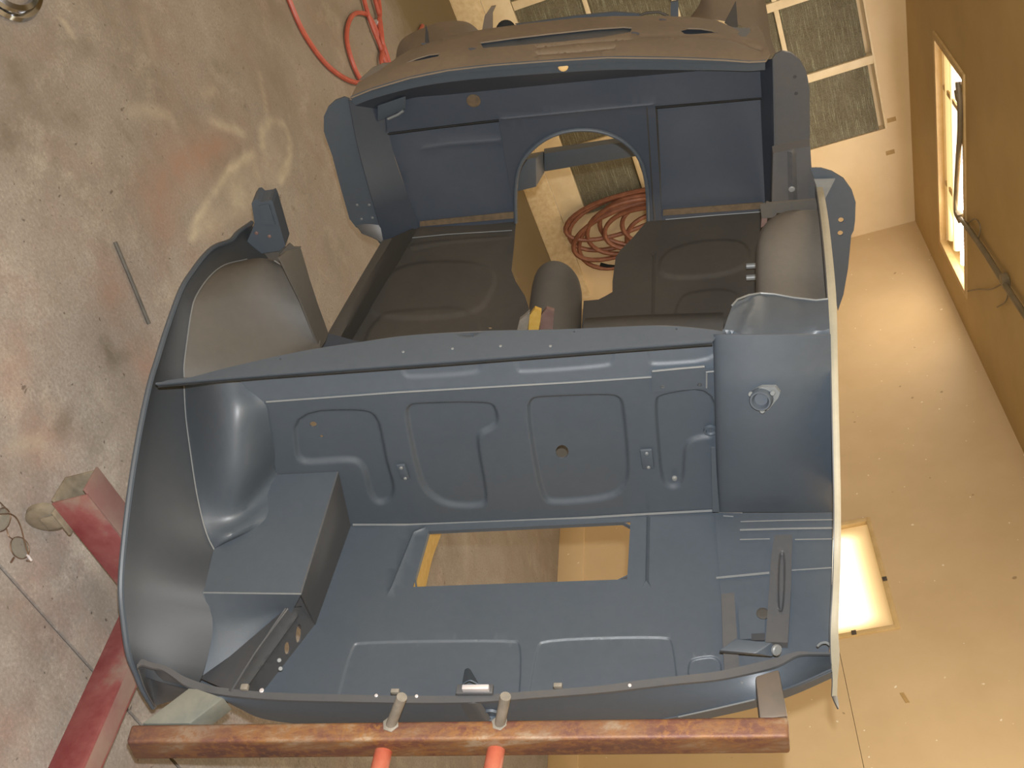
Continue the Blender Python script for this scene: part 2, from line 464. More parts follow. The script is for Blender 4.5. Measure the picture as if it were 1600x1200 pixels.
def hexa(name, c8, material, parent=None, bevel=.004, origin=(0, 0, 0), mats=None, fmat=None, seg=2, smooth=True):
    """box from its 8 corners: 0-3 bottom ring, 4-7 top ring"""
    og = np.array(origin, float)
    bm = bmesh.new(); vs = [bm.verts.new(tuple(np.array(c) - og)) for c in c8]
    for q in ((0, 3, 2, 1), (4, 5, 6, 7), (0, 1, 5, 4), (1, 2, 6, 5), (2, 3, 7, 6), (3, 0, 4, 7)):
        bm.faces.new([vs[i] for i in q])
    bmesh.ops.recalc_face_normals(bm, faces=bm.faces)
    if fmat:
        bm.faces.ensure_lookup_table()
        for f_, i in zip(bm.faces, fmat): f_.material_index = i
    if bevel:
        bmesh.ops.bevel(bm, geom=list(bm.edges), offset=bevel, segments=seg, affect='EDGES', profile=.6)
    me = bpy.data.meshes.new(name); bm.to_mesh(me); bm.free()
    for mm in (mats or [material]): me.materials.append(mm)
    if smooth:
        me.polygons.foreach_set('use_smooth', [True] * len(me.polygons)); me.set_sharp_from_angle(angle=math.radians(40))
    o = bpy.data.objects.new(name, me); COL.objects.link(o)
    if parent is not None: o.parent = parent
    if parent is None or og.any(): o.location = tuple(og)
    return o
def box(name, lo, hi, material, parent=None, bevel=.004, origin=(0, 0, 0), **k):
    (a, b, c), (d, e, f_) = lo, hi
    return hexa(name, [(a, b, c), (d, b, c), (d, e, c), (a, e, c), (a, b, f_), (d, b, f_), (d, e, f_), (a, e, f_)],
                material, parent, bevel, origin, **k)
def prism(name, poly_pts, normal, depth, material, parent=None, origin=(0, 0, 0), bevel=0):
    """flat polygon (3D points) given depth along -normal"""
    P = np.array(poly_pts, float); n = len(P); Q = P - nrm(normal) * depth
    return mk(name, np.concatenate([P, Q]), [tuple(range(n)), tuple(range(2 * n - 1, n - 1, -1))] +
              [(i, (i + 1) % n, (i + 1) % n + n, i + n) for i in range(n)], material, parent, origin, smooth=False)
def disc(name, c, normal, r, depth, material, parent=None, ring=None, n=20, ry=None, origin=(0, 0, 0)):
    nn = nrm(normal); a = nrm(np.cross(nn, (0.3, .2, 1))); b = np.cross(nn, a); ry = ry or r
    prof = [(0, 0), (r * .55, 0), (r * .8, 0), (r, -depth * .3), (r, -depth)] if ring is None else ring
    V = []; F_ = []
    for (rad, h) in prof:
        for k in range(n):
            t = 2 * math.pi * k / n; V.append(np.array(c) + nn * (h + depth) + a * rad * math.cos(t) + b * rad * ry / r * math.sin(t))
    for i in range(len(prof) - 1):
        for k in range(n): F_.append((i * n + k, i * n + (k + 1) % n, (i + 1) * n + (k + 1) % n, (i + 1) * n + k))
    return mk(name, V, F_, material, parent, origin=origin)
def ell(cx, cy, rx, ry, n=20, rot=0):
    c, s = math.cos(rot), math.sin(rot)
    return [(cx + rx * math.cos(t) * c - ry * math.sin(t) * s, cy + rx * math.cos(t) * s + ry * math.sin(t) * c)
            for t in np.linspace(0, 2 * math.pi, n, endpoint=False)]

# ================================================================== THE ROOM
X0, X1, Y0, Y1 = ROOM['x0'], ROOM['x1'], ROOM['y0'], ROOM['y1']
def struct(o): o['kind'] = 'structure'; return o
fl_root = struct(empty('floor'))
JY = 1.525                                            # saw-cut joint running across the booth
slab1 = box('slab', (X0, Y0, -.15), (X1, JY - .0035, 0), M_CONC, fl_root, bevel=.004)
slab2 = box('slab', (X0, JY + .0035, -.15), (X1, Y1 + .15, -.004), M_CONC, fl_root, bevel=0)
def top_skin(name, xa, xb, ya, yb, st, zb):
    nx = int((xb - xa) / st) + 1; ny = int((yb - ya) / st) + 1
    gx = np.linspace(xa, xb, nx); gy = np.linspace(ya, yb, ny)
    XX, YY = np.meshgrid(gx, gy); P = np.c_[XX.ravel(), YY.ravel()]
    V = np.c_[P, np.zeros(len(P))]
    I = np.arange(nx * ny).reshape(ny, nx)
    F_ = np.c_[I[:-1, :-1].ravel(), I[:-1, 1:].ravel(), I[1:, 1:].ravel(), I[1:, :-1].ravel()]
    me = bpy.data.meshes.new(name); me.from_pydata(V.tolist(), [], F_.tolist()); me.materials.append(M_CONC)
    g = lambda q: [floor(*p)[:2] for p in q]
    def add(nm, arr):
        a = me.attributes.new(nm, 'FLOAT', 'POINT'); a.data.foreach_set('value', np.clip(arr, 0, 1).astype(np.float32))
    chalk = np.zeros(len(P)); pinkm = np.zeros(len(P)); darkm = np.zeros(len(P))
    for q, r_, k in (([(300, 372), (311, 340), (335, 302), (355, 268), (385, 246), (397, 240)], .030, 1.0), ([(410, 232), (410, 202), (424, 188), (444, 195), (453, 220), (452, 250), (438, 284)], .032, .9),
                     ([(407, 118), (412, 150), (418, 182), (407, 207)], .026, .8), ([(205, 178), (225, 172), (265, 180), (270, 192)], .035, .55), ([(365, 197), (380, 208), (330, 190)], .03, .55), ([(318, 150), (335, 138)], .03, .4),
                     ([(402, 262), (405, 292)], .02, .5), ([(100, 35), (112, 52)], .02, .7), ([(225, 30), (240, 90)], .04, .3), ([(20, 700), (60, 690)], .03, .4), ([(150, 600), (170, 640)], .03, .3)):
        d = dist_poly(P, g(q), False); chalk = np.maximum(chalk, k * ss(1 - d / r_))
    for q, k in (([(300, 374), (340, 302), (392, 244), (403, 266), (405, 296), (385, 322), (345, 345)], .42), ([(410, 230), (412, 202), (425, 190), (445, 198), (452, 222), (450, 250), (436, 282), (415, 290)], .25)):
        pp = chaikin(g(q), 2); d = dist_poly(P, pp); chalk = np.maximum(chalk, k * np.where(inside(P, pp), 1, ss(1 - d / .05)))
    for q, k in (([(275, 215), (340, 195), (378, 228), (345, 262), (292, 292), (240, 332), (215, 300), (240, 250)], .75), ([(215, 300), (262, 300), (275, 350), (245, 365)], .6),
                 ([(150, 440), (200, 420), (215, 470), (165, 500)], .4), ([(60, 640), (110, 660), (100, 720), (40, 700)], .6), ([(205, 550), (216, 545), (240, 585), (228, 592)], 1.0), ([(10, 560), (30, 540), (40, 580), (15, 620)], .6)):
        pp = chaikin(g(q), 2); d = dist_poly(P, pp); pinkm = np.maximum(pinkm, k * np.where(inside(P, pp), ss(d / .06) * .6 + .4, ss(1 - d / .07) * .4))
    for q, r_, k in (([(22, 105), (26, 122)], .05, .5), ([(12, 205), (8, 225)], .05, .6), ([(98, 178), (125, 190)], .045, .6), ([(108, 70), (118, 85), (138, 72)], .05, .5), ([(335, 105), (352, 108)], .05, .4),
                     ([(165, 540), (175, 560)], .05, .7), ([(175, 560), (200, 555)], .03, .5), ([(110, 650), (90, 670)], .05, .5), ([(457, 324), (459, 324)], .012, 1.0), ([(176, 105), (178, 115)], .012, 1.), ([(185, 195), (200, 215)], .03, .4)):
        d = dist_poly(P, g(q), False); darkm = np.maximum(darkm, k * ss(1 - d / r_))
    add('chalk', chalk); add('pinkish', pinkm); add('grime', darkm)
    o = bpy.data.objects.new(name, me); COL.objects.link(o); o.parent = fl_root; return o
top_skin('slab_surface', X0, X1, JY + .0035, Y1 + .15, .022, 0)
box('joint_filler', (X0, JY - .02, -.15), (X1, JY + .02, -.008), M_DARK, fl_root, bevel=0)

# side wall with the opening for its light box
WX = X1
LB = dict(y0=3.715, y1=4.455, z0=.62, z1=1.795)       # light box opening
ws = struct(empty('wall_side'))
def wall_x(name, y0, y1, z0, z1): return box(name, (WX, y0, z0), (WX + .1, y1, z1), M_SIDE, ws, bevel=0)
SZ = side(1333, 1120)[2]
wall_x('panel', Y0, LB['y0'], 0, SZ - .0012); wall_x('panel', Y0, LB['y0'], SZ + .0012, 2.70)
wall_x('panel', LB['y1'], Y1, 0, 2.70)
wall_x('panel', LB['y0'], LB['y1'], 0, LB['z0']); wall_x('panel', LB['y0'], LB['y1'], LB['z1'], 2.70)

struct(box('trim_3', (WX - .008, Y0, 0), (WX, Y1 - .03, .16), M_SIDE, bevel=.002))
wb = struct(empty('wall_back'))
FX = [3.70, 3.14, 2.58, 2.02, 1.46, .90]              # right edges of the filter bays
FW = .50; FZ = [.385, .875, 1.44, 2.06, 2.585]        # bay heights
FD = .05
box('wall_panel', (X0, Y1, .2), (FX[-1] - FW - .06, Y1 + .1, 3.5), M_BACK, wb, bevel=0)
box('wall_panel', (FX[0] + .004, Y1, 0), (X1 + .1, Y1 + .1, 3.5), M_BACK, wb, bevel=0)
box('wall_panel', (FX[-1] - FW - .06, Y1, 2.60), (FX[0] + .004, Y1 + .1, 3.5), M_BACK, wb, bevel=0)
box('wall_panel', (FX[-1] - FW - .06, Y1 + FD + .02, .2), (FX[0] + .004, Y1 + FD + .08, 2.60), M_BACK, wb, bevel=0)
tb = struct(box('trim_1', (X0, Y1 - .03, 0), (FX[0] + .7, Y1, .195), M_DIRTYCREAM, bevel=.006))
struct(box('trim_2', (X0, Y1 - .012, .197), (FX[0] + .004, Y1 + .02, .385), M_CREAM, bevel=.004))
# filter bank: frame bars and one mat per bay
fb = empty('exhaust_filter_bank', (2.3, Y1, .385), label='cream framed bank of clogged olive exhaust filter mats on the end wall', cat='filter')
og = np.array((2.3, Y1, .385))
for i, x in enumerate(FX):
    for j in range(4):
        z0, z1 = FZ[j] + .004, FZ[j + 1] - .034
        # quilted mat: ribs along its height
        n = 14; V = []; F_ = []
        xa_, xb_ = x - FW + .003, x - .003
        zz_ = np.linspace(z0, z1, n * 2 + 1)
        for k, zq in enumerate(zz_):
            d = .005 * (k % 2) + rng.uniform(0, .003)
            V += [(xa_, Y1 + .012 - d, zq), (xb_, Y1 + .012 - d, zq)]
        for k in range(len(zz_) - 1): F_.append((2 * k, 2 * k + 1, 2 * k + 3, 2 * k + 2))
        b0 = len(V); V += [(xa_, Y1 + .055, z0), (xb_, Y1 + .055, z0), (xb_, Y1 + .055, z1), (xa_, Y1 + .055, z1)]
        F_ += [(0, 1, b0 + 1, b0), (len(zz_) * 2 - 2, b0 + 3, b0 + 2, len(zz_) * 2 - 1), (b0, b0 + 1, b0 + 2, b0 + 3)]
        mk('filter_mat', np.array(V) - og, F_, M_FILT, fb, sharp=60)
for i, x in enumerate(FX):
    xl = x - FW - .06
    box('frame_upright', np.array((xl, Y1 - .014, .39)) - og, np.array((x - FW, Y1 + .05, 2.59)) - og, M_CREAM, fb, .003)
for j in range(1, 4):
    for i, x in enumerate(FX):
        box('frame_rail', np.array((x - FW + .001, Y1 - .010, FZ[j] - .032)) - og, np.array((x - .001, Y1 + .05, FZ[j])) - og, M_CREAM, fb, .003)
box('frame_rail', np.array((FX[-1] - FW - .06, Y1 - .008, 2.59)) - og, np.array((FX[0], Y1 + .01, 2.604)) - og, M_CREAM, fb, .002)
for q, lab in (((1393, 187), 'small brown tape scrap beside the top corner of the filters'), ((1391, 238), 'small brown tape scrap below the other on cream end wall')):
    c = back(*q)
    prop(box('tape_scrap', (c[0] - .016, Y1 - .0025, c[2] - .03), (c[0] + .016, Y1 - .0002, c[2] + .03), M_TAPE, bevel=0, origin=c), lab, 'tape')

def prism_ceiling():
    zl, zr = ceil_z(X0), ceil_z(X1)
    # leaves the fixture opening free: four panels round it
    ro = struct(empty('ceiling'))
    fx0, fx1, fy0, fy1 = 2.80, 4.20, 5.92, 6.56
    def pan(x0, x1, y0, y1):
        a, b = ceil_z(x0), ceil_z(x1)
        hexa('panel', [(x0, y0, a), (x1, y0, b), (x1, y1, b), (x0, y1, a), (x0, y0, a + .1), (x1, y0, b + .1), (x1, y1, b + .1), (x0, y1, a + .1)], M_CEIL, ro, 0)
    pan(X0, fx0, Y0, Y1 + .1); pan(fx1, X1 + .1, Y0, Y1 + .1); pan(fx0, fx1, Y0, fy0); pan(fx0, fx1, fy1, Y1 + .1)
    return (fx0, fx1, fy0, fy1)
FXB = prism_ceiling()
struct(box('wall_entry', (X0, Y0 - .1, 0), (X1 + .1, Y0, 3.5), M_SIDE, bevel=0))
struct(box('wall_opposite', (X0 - .1, Y0, 0), (X0, Y1 + .1, 3.5), M_SIDE, bevel=0))

# ------------------------------------------------------------------ light box in the side wall
lo = np.array((WX, (LB['y0'] + LB['y1']) / 2, LB['z0']))
lb = empty('wall_light_box', lo, label='glowing recessed light box with tan frame in the side wall', cat='light')
def L(p): return np.array(p, float) - lo
y0, y1, z0, z1 = LB['y0'], LB['y1'], LB['z0'], LB['z1']
t = .022
for a, b in (((WX - .012, y0 - t, z1 - .004), (WX + .02, y1 + t, z1 + t)), ((WX - .012, y0 - t, z0 - t), (WX + .02, y1 + t, z0 + .004)),
             ((WX - .012, y0 - t, z0), (WX + .02, y0 + .004, z1)), ((WX - .012, y1 - .004, z0), (WX + .02, y1 + t, z1))):
    box('frame_rail', L(a), L(b), M_TANMET, lb, .004)
def glow_pane(y0, y1, z0, z1, nm='diffuser'):
    # lit diffuser: brightness falls off towards its dusty rim
    M, nt, b = mat('dusty_lit_diffuser', .5); setc(nt, b, (.75, .62, .4))
    tc = nt.nodes.new('ShaderNodeTexCoord'); s = nt.nodes.new('ShaderNodeSeparateXYZ'); nt.links.new(tc.outputs['Generated'], s.inputs[0])
    def edge(out):
        a = nt.nodes.new('ShaderNodeMath'); a.operation = 'SUBTRACT'; nt.links.new(out, a.inputs[0]); a.inputs[1].default_value = .5
        c = nt.nodes.new('ShaderNodeMath'); c.operation = 'ABSOLUTE'; nt.links.new(a.outputs[0], c.inputs[0])
        r = nt.nodes.new('ShaderNodeMapRange'); nt.links.new(c.outputs[0], r.inputs[0])
        r.interpolation_type = 'SMOOTHSTEP'
        r.inputs[1].default_value = .5; r.inputs[2].default_value = .34; return r.outputs[0]
    mm = nt.nodes.new('ShaderNodeMath'); mm.operation = 'MULTIPLY'
    nt.links.new(edge(s.outputs['Y']), mm.inputs[0]); nt.links.new(edge(s.outputs['Z']), mm.inputs[1])
    col = ramp(nt, mm.outputs[0], [(0, (.75, .42, .10)), (.35, (1.0, .75, .36)), (.8, (1, .92, .70))])
    st = nt.nodes.new('ShaderNodeMapRange'); nt.links.new(mm.outputs[0], st.inputs[0]); st.inputs[3].default_value = .35; st.inputs[4].default_value = 2.1
    nt.links.new(col, b.inputs['Emission Color']); nt.links.new(st.outputs[0], b.inputs['Emission Strength'])
    return M
box('diffuser', L((WX + .018, y0, z0)), L((WX + .026, y1, z1)), glow_pane(y0, y1, z0, z1), lb, 0)
for k, (yy, zz) in enumerate(((y0 - .008, z1 - .20), (y0 - .008, z1 - .55), (y1 + .008, z1 - .20), (y0 + .3, z1 + .010))):
    box('clip', L((WX - .02, yy - .012, zz - .012)), L((WX - .011, yy + .012, zz + .012)), M_BROWNST, lb, .002)

# ------------------------------------------------------------------ light box in the ceiling
fx0, fx1, fy0, fy1 = FXB
co = np.array(((fx0 + fx1) / 2, (fy0 + fy1) / 2, ceil_z((fx0 + fx1) / 2)))
cl = empty('ceiling_light_box', co, label='long ceiling light box with bright tubes near the corner', cat='light')
def slab_c(name, x0, x1, y0, y1, dz0, dz1, m_, bev=.003):
    a, b = ceil_z(x0), ceil_z(x1)
    return hexa(name, [np.array(p) - co for p in [(x0, y0, a + dz0), (x1, y0, b + dz0), (x1, y1, b + dz0), (x0, y1, a + dz0),
                (x0, y0, a + dz1), (x1, y0, b + dz1), (x1, y1, b + dz1), (x0, y1, a + dz1)]], m_, cl, bev)
for r_ in ((fx0 - .03, fx1 + .03, fy0 - .03, fy0 + .01), (fx0 - .03, fx1 + .03, fy1 - .01, fy1 + .03), (fx0 - .03, fx0 + .01, fy0, fy1), (fx1 - .01, fx1 + .03, fy0, fy1)):
    slab_c('frame_rail', *r_, -.012, .03, M_TANMET)
slab_c('reflector', fx0, fx1, fy0, fy1, .085, .095, M_CREAM, 0)
for r_ in ((fx0, fx1, fy0, fy0 + .008), (fx0, fx1, fy1 - .008, fy1)):
    slab_c('side_plate', *r_, .012, .09, M_CREAM, 0)
for yy, m_ in ((fy0 + .10, M_TUBE), (fy0 + .24, M_TUBE), (fy1 - .22, M_DIFEDGE), (fy1 - .09, M_DIFEDGE)):
    p = [np.array((x, yy, ceil_z(x) + .05)) - co for x in np.linspace(fx0 + .05, fx1 - .05, 6)]
    tube('lamp_tube', p, .026, m_, cl, 10)
for xx in (fx0 + .3, fx0 + .95):
    slab_c('tube_clip', xx, xx + .03, fy0 + .02, fy1 - .02, .03, .04, M_TANMET, 0)

# ------------------------------------------------------------------ conduit on the ceiling
pth = [ceil(x, y, .025) for x, y in [(1497, 128), (1500, 165), (1500, 205), (1497, 255), (1494, 322), (1497, 338), (1507, 349), (1540, 396), (1575, 452), (1612, 508), (1680, 610)]]
cr = empty('ceiling_conduit', pth[4], label='bent grey conduit crossing the ceiling light box', cat='conduit')
o0 = pth[4]
tube('pipe', crom(np.array(pth) - o0, 60), .016, M_PIPE, cr, 10)
for q in ((1570, 438), (1500, 338), (1499, 150)):
    c = ceil(*q, .02) - o0
    box('pipe_clip', c - np.array((.03, .03, .02)), c + np.array((.03, .03, .02)), M_PIPE, cr, .006)
tubes('loose_wire', [crom(np.array([ceil(x, y, .015) for x, y in q]) - o0, 14) for q in
      ([(1508, 352), (1524, 342), (1532, 356), (1528, 375)], [(1572, 440), (1548, 452), (1530, 452), (1512, 455)], [(1576, 446), (1572, 470), (1558, 480)])], .004, M_PIPE, cr, 6)

# ------------------------------------------------------------------ rubber hose coil hung on the end wall
hc = back(985, 345)
hk = np.array((3.78, Y1 - .005, 1.02))
hr = empty('hose_coil', (hc[0], Y1 - .05, hc[2]), label='brown rubber hose coil hanging on the cream end wall', cat='hose')
ho = np.array((hc[0], Y1 - .05, hc[2]))
def wp(px, py, d): return back(px, py, Y1 - d - .05) - ho
loops = []
# each loop hangs from the hook (image right = up), its lowest point at the left
specs = [((884, 362), 34, .05), ((890, 372), 44, .035), ((897, 392), 40, .06), ((907, 398), 52, .045), ((918, 372), 46, .07), ((937, 352), 44, .05), ((945, 368), 36, .08), ((972, 352), 36, .06), ((980, 378), 40, .045)]
for k, ((lx, ly), hw, dd) in enumerate(specs):
    tip = np.array((lx, ly), float); top = np.array((1095 + 6 * (k % 3), 296 + 7 * k), float)
    ax_ = (top - tip); Ln = np.hypot(*ax_); ax_ /= Ln; pe = np.array((-ax_[1], ax_[0]))
    P = []
    for t_ in np.linspace(0, 2 * math.pi, 40, endpoint=False):
        u = (1 - math.cos(t_)) / 2; v = math.sin(t_)
        wdt = hw * (1.05 - .45 * u); q = tip + ax_ * Ln * u + pe * v * wdt
        P.append(wp(q[0], q[1], dd + .012 * math.sin(t_ * 2 + k)))
    loops.append(P)
tubes('hose', loops, .018, M_COIL, hr, 8, closed=True)
tube('hose_end', [wp(938, 413, .03), wp(950, 416, .03), wp(962, 417, .03), wp(985, 418, .035)], .015, M_RUBBER_SHADE, hr, 10)
tube('hook', [hk - ho, hk - ho + np.array((0, -.1, .0)), hk - ho + np.array((0, -.12, .05))], .01, M_BROWNST, hr, 8)

# ------------------------------------------------------------------ orange air hose on the floor
aro = floor(560, 60)
ah = empty('air_hose', aro, label='orange red air hose lying in loops on the concrete floor', cat='hose')
def fp(px, py, z=.011): return floor(px, py, z) - aro
pa = [(440, -30), (452, 0), (474, 50), (505, 95), (533, 119), (558, 129), (585, 126), (620, 110), (640, 80), (660, 40)]
pb = [(640, 150), (585, 150), (562, 122), (549, 92), (542, 62), (544, 38), (552, 23), (564, 20), (577, 26), (590, 52), (599, 80), (607, 105), (640, 150)]
pc_ = [(562, -30), (569, 0), (576, 25), (585, 50), (594, 72), (601, 95), (612, 120)]
pd_ = [(580, -25), (586, 0), (593, 26), (597, 55), (598, 78), (596, 98), (610, 130)]
pe_ = [(588, -25), (592, 0), (594, 22), (592, 34), (596, 60), (604, 84), (612, 110)]
tubes('hose', [crom([fp(x, y, .011 + .004 * k) for x, y in q], 50) for k, q in enumerate((pa, pb, pc_, pd_, pe_))], .0115, M_HOSE, ah, 8)
tube('coupling', [fp(586, 34, .014), fp(590, 40, .014)], .016, M_STEEL, ah, 8)

# ------------------------------------------------------------------ chrome wheel trim ring at the far left
c3 = floor(-14, -72)
c3r = np.linalg.norm(floor(40, 32) - c3)
tr = empty('trim_ring', c3, label='polished chrome wheel trim ring on the floor in the corner', cat='trim ring')
def ring_geo(prof, n=64):
    V = []; F_ = []; k = len(prof)
    for i in range(n):
        t_ = 2 * math.pi * i / n
        for r_, z_ in prof: V.append((r_ * math.cos(t_), r_ * math.sin(t_), z_))
    for i in range(n):
        for j in range(k):
            F_.append((i * k + j, i * k + (j + 1) % k, ((i + 1) % n) * k + (j + 1) % k, ((i + 1) % n) * k + j))
    return V, F_
R_ = c3r
V, F_ = ring_geo([(R_, 0), (R_ + .004, .008), (R_ - .003, .018), (R_ - .014, .014), (R_ - .020, .024), (R_ - .034, .026), (R_ - .038, .016), (R_ - .030, .0)])
mk('rim', V, F_, M_CHROME, tr)

# ------------------------------------------------------------------ spectacles on the floor
go = floor(22, 835)
gl = empty('spectacles', go, label='wire framed spectacles lying on the concrete floor', cat='glasses')
def gp(px, py, z): return floor(px, py, z) - go
for q in (ell(3, 812, 13, 19, 18, .3), ell(31, 856, 14, 18, 18, -.5)):
    pl = [gp(x, y, .006) for x, y in q]
    tube('lens_rim', pl, .0013, M_WIRE, gl, 6, closed=True)
    prism('lens', pl, (0, 0, 1), .002, M_LENS, gl)
tube('bridge', crom([gp(10, 826, .007), gp(14, 838, .012), gp(20, 842, .007)], 10), .0012, M_WIRE, gl, 6)
tube('temple_arm', crom([gp(-14, 800, .012), gp(0, 803, .022), (gp(16, 803, .024)), gp(26, 810, .024), gp(33, 825, .022), gp(38, 845, .016), gp(44, 867, .010)], 30), .0014, M_WIRE, gl, 6)
tube('temple_arm', crom([gp(-18, 780, .01), gp(-3, 783, .018), gp(6, 791, .02), gp(14, 800, .018)], 16), .0014, M_WIRE, gl, 6)
tube('hinge', [gp(42, 866, .008), gp(49, 876, .008)], .003, M_STEEL, gl, 8)
tube('hinge', [gp(42, 876, .006), gp(49, 877, .006)], .0022, M_WIRE, gl, 8)
tube('ear_tip', [gp(17, 879, .006), gp(22, 871, .007)], .0024, M_WIRE, gl, 8)

# ------------------------------------------------------------------ thin rod on the floor, dry leaves on the wall side
ra = floor(180, 378, .006); rb = floor(233, 506, .006)
prop(tube('thin_rod', lin([ra, (ra + rb) / 2 + np.array((.002, 0, 0)), rb], 8), .0055, simple('dull_grey_steel', (.055, .052, .045), (.085, .08, .07), 20, .7), None, 8, origin=ra), 'thin grey steel rod lying alone on the concrete', 'rod')
for q, a, lab in (((1412, 1091), .12, 'brown tape scrap stuck on the tan wall below the light box'),):
    c = side(*q)
    prop(hexa('tape_scrap', [c + np.array((dx, dy, dz)) for dx, dy, dz in
         ((-.003, -.028, .004), (-.0005, -.028, .004), (-.0005, .03, -.012), (-.003, .03, -.012), (-.003, -.028, .022), (-.0005, -.028, .022), (-.0005, .03, .006), (-.003, .03, .006))], M_TAPE, None, 0, c), lab, 'tape')

# ================================================================== ROTISSERIE STAND
RC = RW @ CC.T; TC = RW @ CO + CAM
def cw(p): return RC @ np.array(p, float) + TC
ro = np.array((1.46, .70, 0.0))
rs = empty('rotisserie_stand', ro, label='red floor rotisserie stand with rusty square crossbar bolted to the car body', cat='car stand')
def Wr(p): return cw(p) - ro
# base: transverse foot and long spine, square tube, dust on top
def beam(name, lo, hi, b=.008):
    o = box(name, np.array(lo) - ro, np.array(hi) - ro, M_RED, rs, b, mats=[M_RED, M_REDTOP], fmat=[0, 1, 0, 0, 0, 0]); return o
A0 = floor(92, 788, .10)
# open ended tube for the foot: four walls so the mouth shows
fx_a, fx_b, fy_a, fy_b, fz_a, fz_b = 1.135, 1.83, 1.645, 1.725, .098, .19
T_ = .006
beam('foot_beam', (fx_a, fy_a, fz_a), (fx_b, fy_a + T_, fz_b), .002)
box('foot_beam_wall', np.array((fx_a - .012, fy_a + T_, fz_b - T_)) - ro, np.array((fx_b, fy_b, fz_b)) - ro, M_REDTOP, rs, .002)
box('foot_beam_wall', np.array((fx_a - .006, fy_b - T_, fz_a)) - ro, np.array((fx_b, fy_b, fz_b - T_)) - ro, M_GRIME, rs, .002)
box('foot_beam_wall', np.array((fx_a - .006, fy_a + T_, fz_a)) - ro, np.array((fx_b, fy_b - T_, fz_a + T_)) - ro, M_GRIME, rs, .002)
beam('spine_beam', (1.437, .30, .10), (1.492, fy_a - .001, .19))
beam('foot_beam', (1.0, .30, .10), (2.1, .37, .19))
def caster(x, y):
    c = np.array((x, y, .045)) - ro
    ring = [(0, 0), (.012, 0), (.014, -.004), (.036, -.004), (.044, -.008), (.044, -.022), (.036, -.026), (.014, -.026), (.012, -.03), (0, -.03)]
    wh = disc('caster_wheel', c + np.array((0, -.015, 0)), (.25, -1, .1), .045, 0.0, M_GRIME, rs, ring=ring, n=24)
    box('caster_fork', c + np.array((-.018, -.024, .0)), c + np.array((.018, -.019, .050)), M_GRIME, rs, .003)
    box('caster_fork', c + np.array((-.018, .019, .0)), c + np.array((.018, .024, .050)), M_GRIME, rs, .003)
    box('caster_plate', c + np.array((-.035, -.035, .046)), c + np.array((.035, .035, .0525)), M_GRIME, rs, .003)
cq = floor(88, 840, .03)
caster(1.185, 1.668)
caster(1.77, 1.69); caster(1.05, .335); caster(2.05, .335)
# mast on the spine and pivot, behind the camera's lower edge
box('mast', np.array((1.43, .33, .19)) - ro, np.array((1.50, .40, 1.05)) - ro, M_RED, rs, .006)
pv = cw((-.04, -1.10, .145))
box('mast_arm', np.array((1.43, .33, .80)) - ro, np.array((1.76, .40, .91)) - ro, M_RED, rs, .006)
tube('pivot_shaft', [Wr((-.04, -.98, .10)), Wr((-.04, -1.47, .10))], .035, M_RED, rs, 20)
hexa('head_plate', [Wr((x, y, z)) for z in (.0, .2) for x, y in ((-.26, -.985), (.18, -.985), (.18, -.965), (-.26, -.965))], M_RED, rs, .004)

def cbox(name, x0, x1, y0, y1, z0, z1, m_, bev=.006, **k):
    return hexa(name, [Wr(p) for p in [(x0, y0, z0), (x1, y0, z0), (x1, y1, z0), (x0, y1, z0), (x0, y0, z1), (x1, y0, z1), (x1, y1, z1), (x0, y1, z1)]], m_, rs, bev, **k)
# crossbar from traced corners: rear face and top face of a square tube
a1, a2 = on(197, 1160, 'y', -.62), on(1233, 1152, 'y', -.62)
b1, b2 = on(210, 1187, 'y', -.62), on(1235, 1178, 'y', -.62)
c1, c2 = on(205, 1132, 'z', a1[2]), on(1232, 1119, 'z', a2[2])
d1, d2 = np.array((b1[0], c1[1], b1[2])), np.array((b2[0], c2[1], b2[2]))
hexa('crossbar', [Wr(p) for p in (b1, b2, d2, d1, a1, a2, c2, c1)], M_RUST, rs, .007, seg=3)
# right arm reaching forward to the body, worn bare towards the body
p = [on(x, y, 'z', .165) for x, y in ((1187, 1124), (1231, 1119), (1217, 1045), (1180, 1056))]
lowr = [q - np.array((0, 0, .06)) for q in p]
hexa('body_arm', [Wr(q) for q in lowr + p], M_BROWNST, rs, .005)
# left arm, angled towards the body corner
p = [on(x, y, 'z', .160) for x, y in ((220, 1131), (297, 1131), (350, 1090), (298, 1072))]
lowr = [q - np.array((0, 0, .05)) for q in p]
hexa('body_arm', [Wr(q) for q in lowr + p], M_GREEN, rs, .005)
# two pins leaning on the aperture lip, two orange handles below
for (x0, y0), (x1, y1) in (((628, 1089), (611, 1132)), ((790, 1088), (781, 1131))):
    q1 = on(x1, y1, 'z', .178); q0 = on(x0, y0, 'y', q1[1] + .012)
    tube('threaded_pin', [Wr(q1 - (q0 - q1) * .1), Wr(q1), Wr(q0)], .0098, M_PIN, rs, 12)
    disc('pin_nut', Wr(q1), RC @ np.array((0, 0, 1.)), .016, .004, M_PIN, rs, n=6)
for (x0, y0), (x1, y1) in (((600, 1171), (586, 1232)), ((776, 1168), (764, 1232))):
    q0 = on(x0, y0, 'y', -.615); q1 = on(x1, y1, 'y', -.70); q1 = q0 + (q1 - q0) * ((-.97 - q0[1]) / (q1[1] - q0[1]))
    tube('head_tube', [Wr(q0), Wr(q1)], .0165, M_ORANGE, rs, 16)

# ================================================================== CAR BODY SHELL
mwc = Matrix.Identity(4)
for r in range(3):
    for c in range(3): mwc[r][c] = RC[r, c]
    mwc[r][3] = TC[r]
car = empty('car_body_shell', mw=mwc, label='blue grey primed bare roadster body shell lying on its side on the rotisserie', cat='car body')

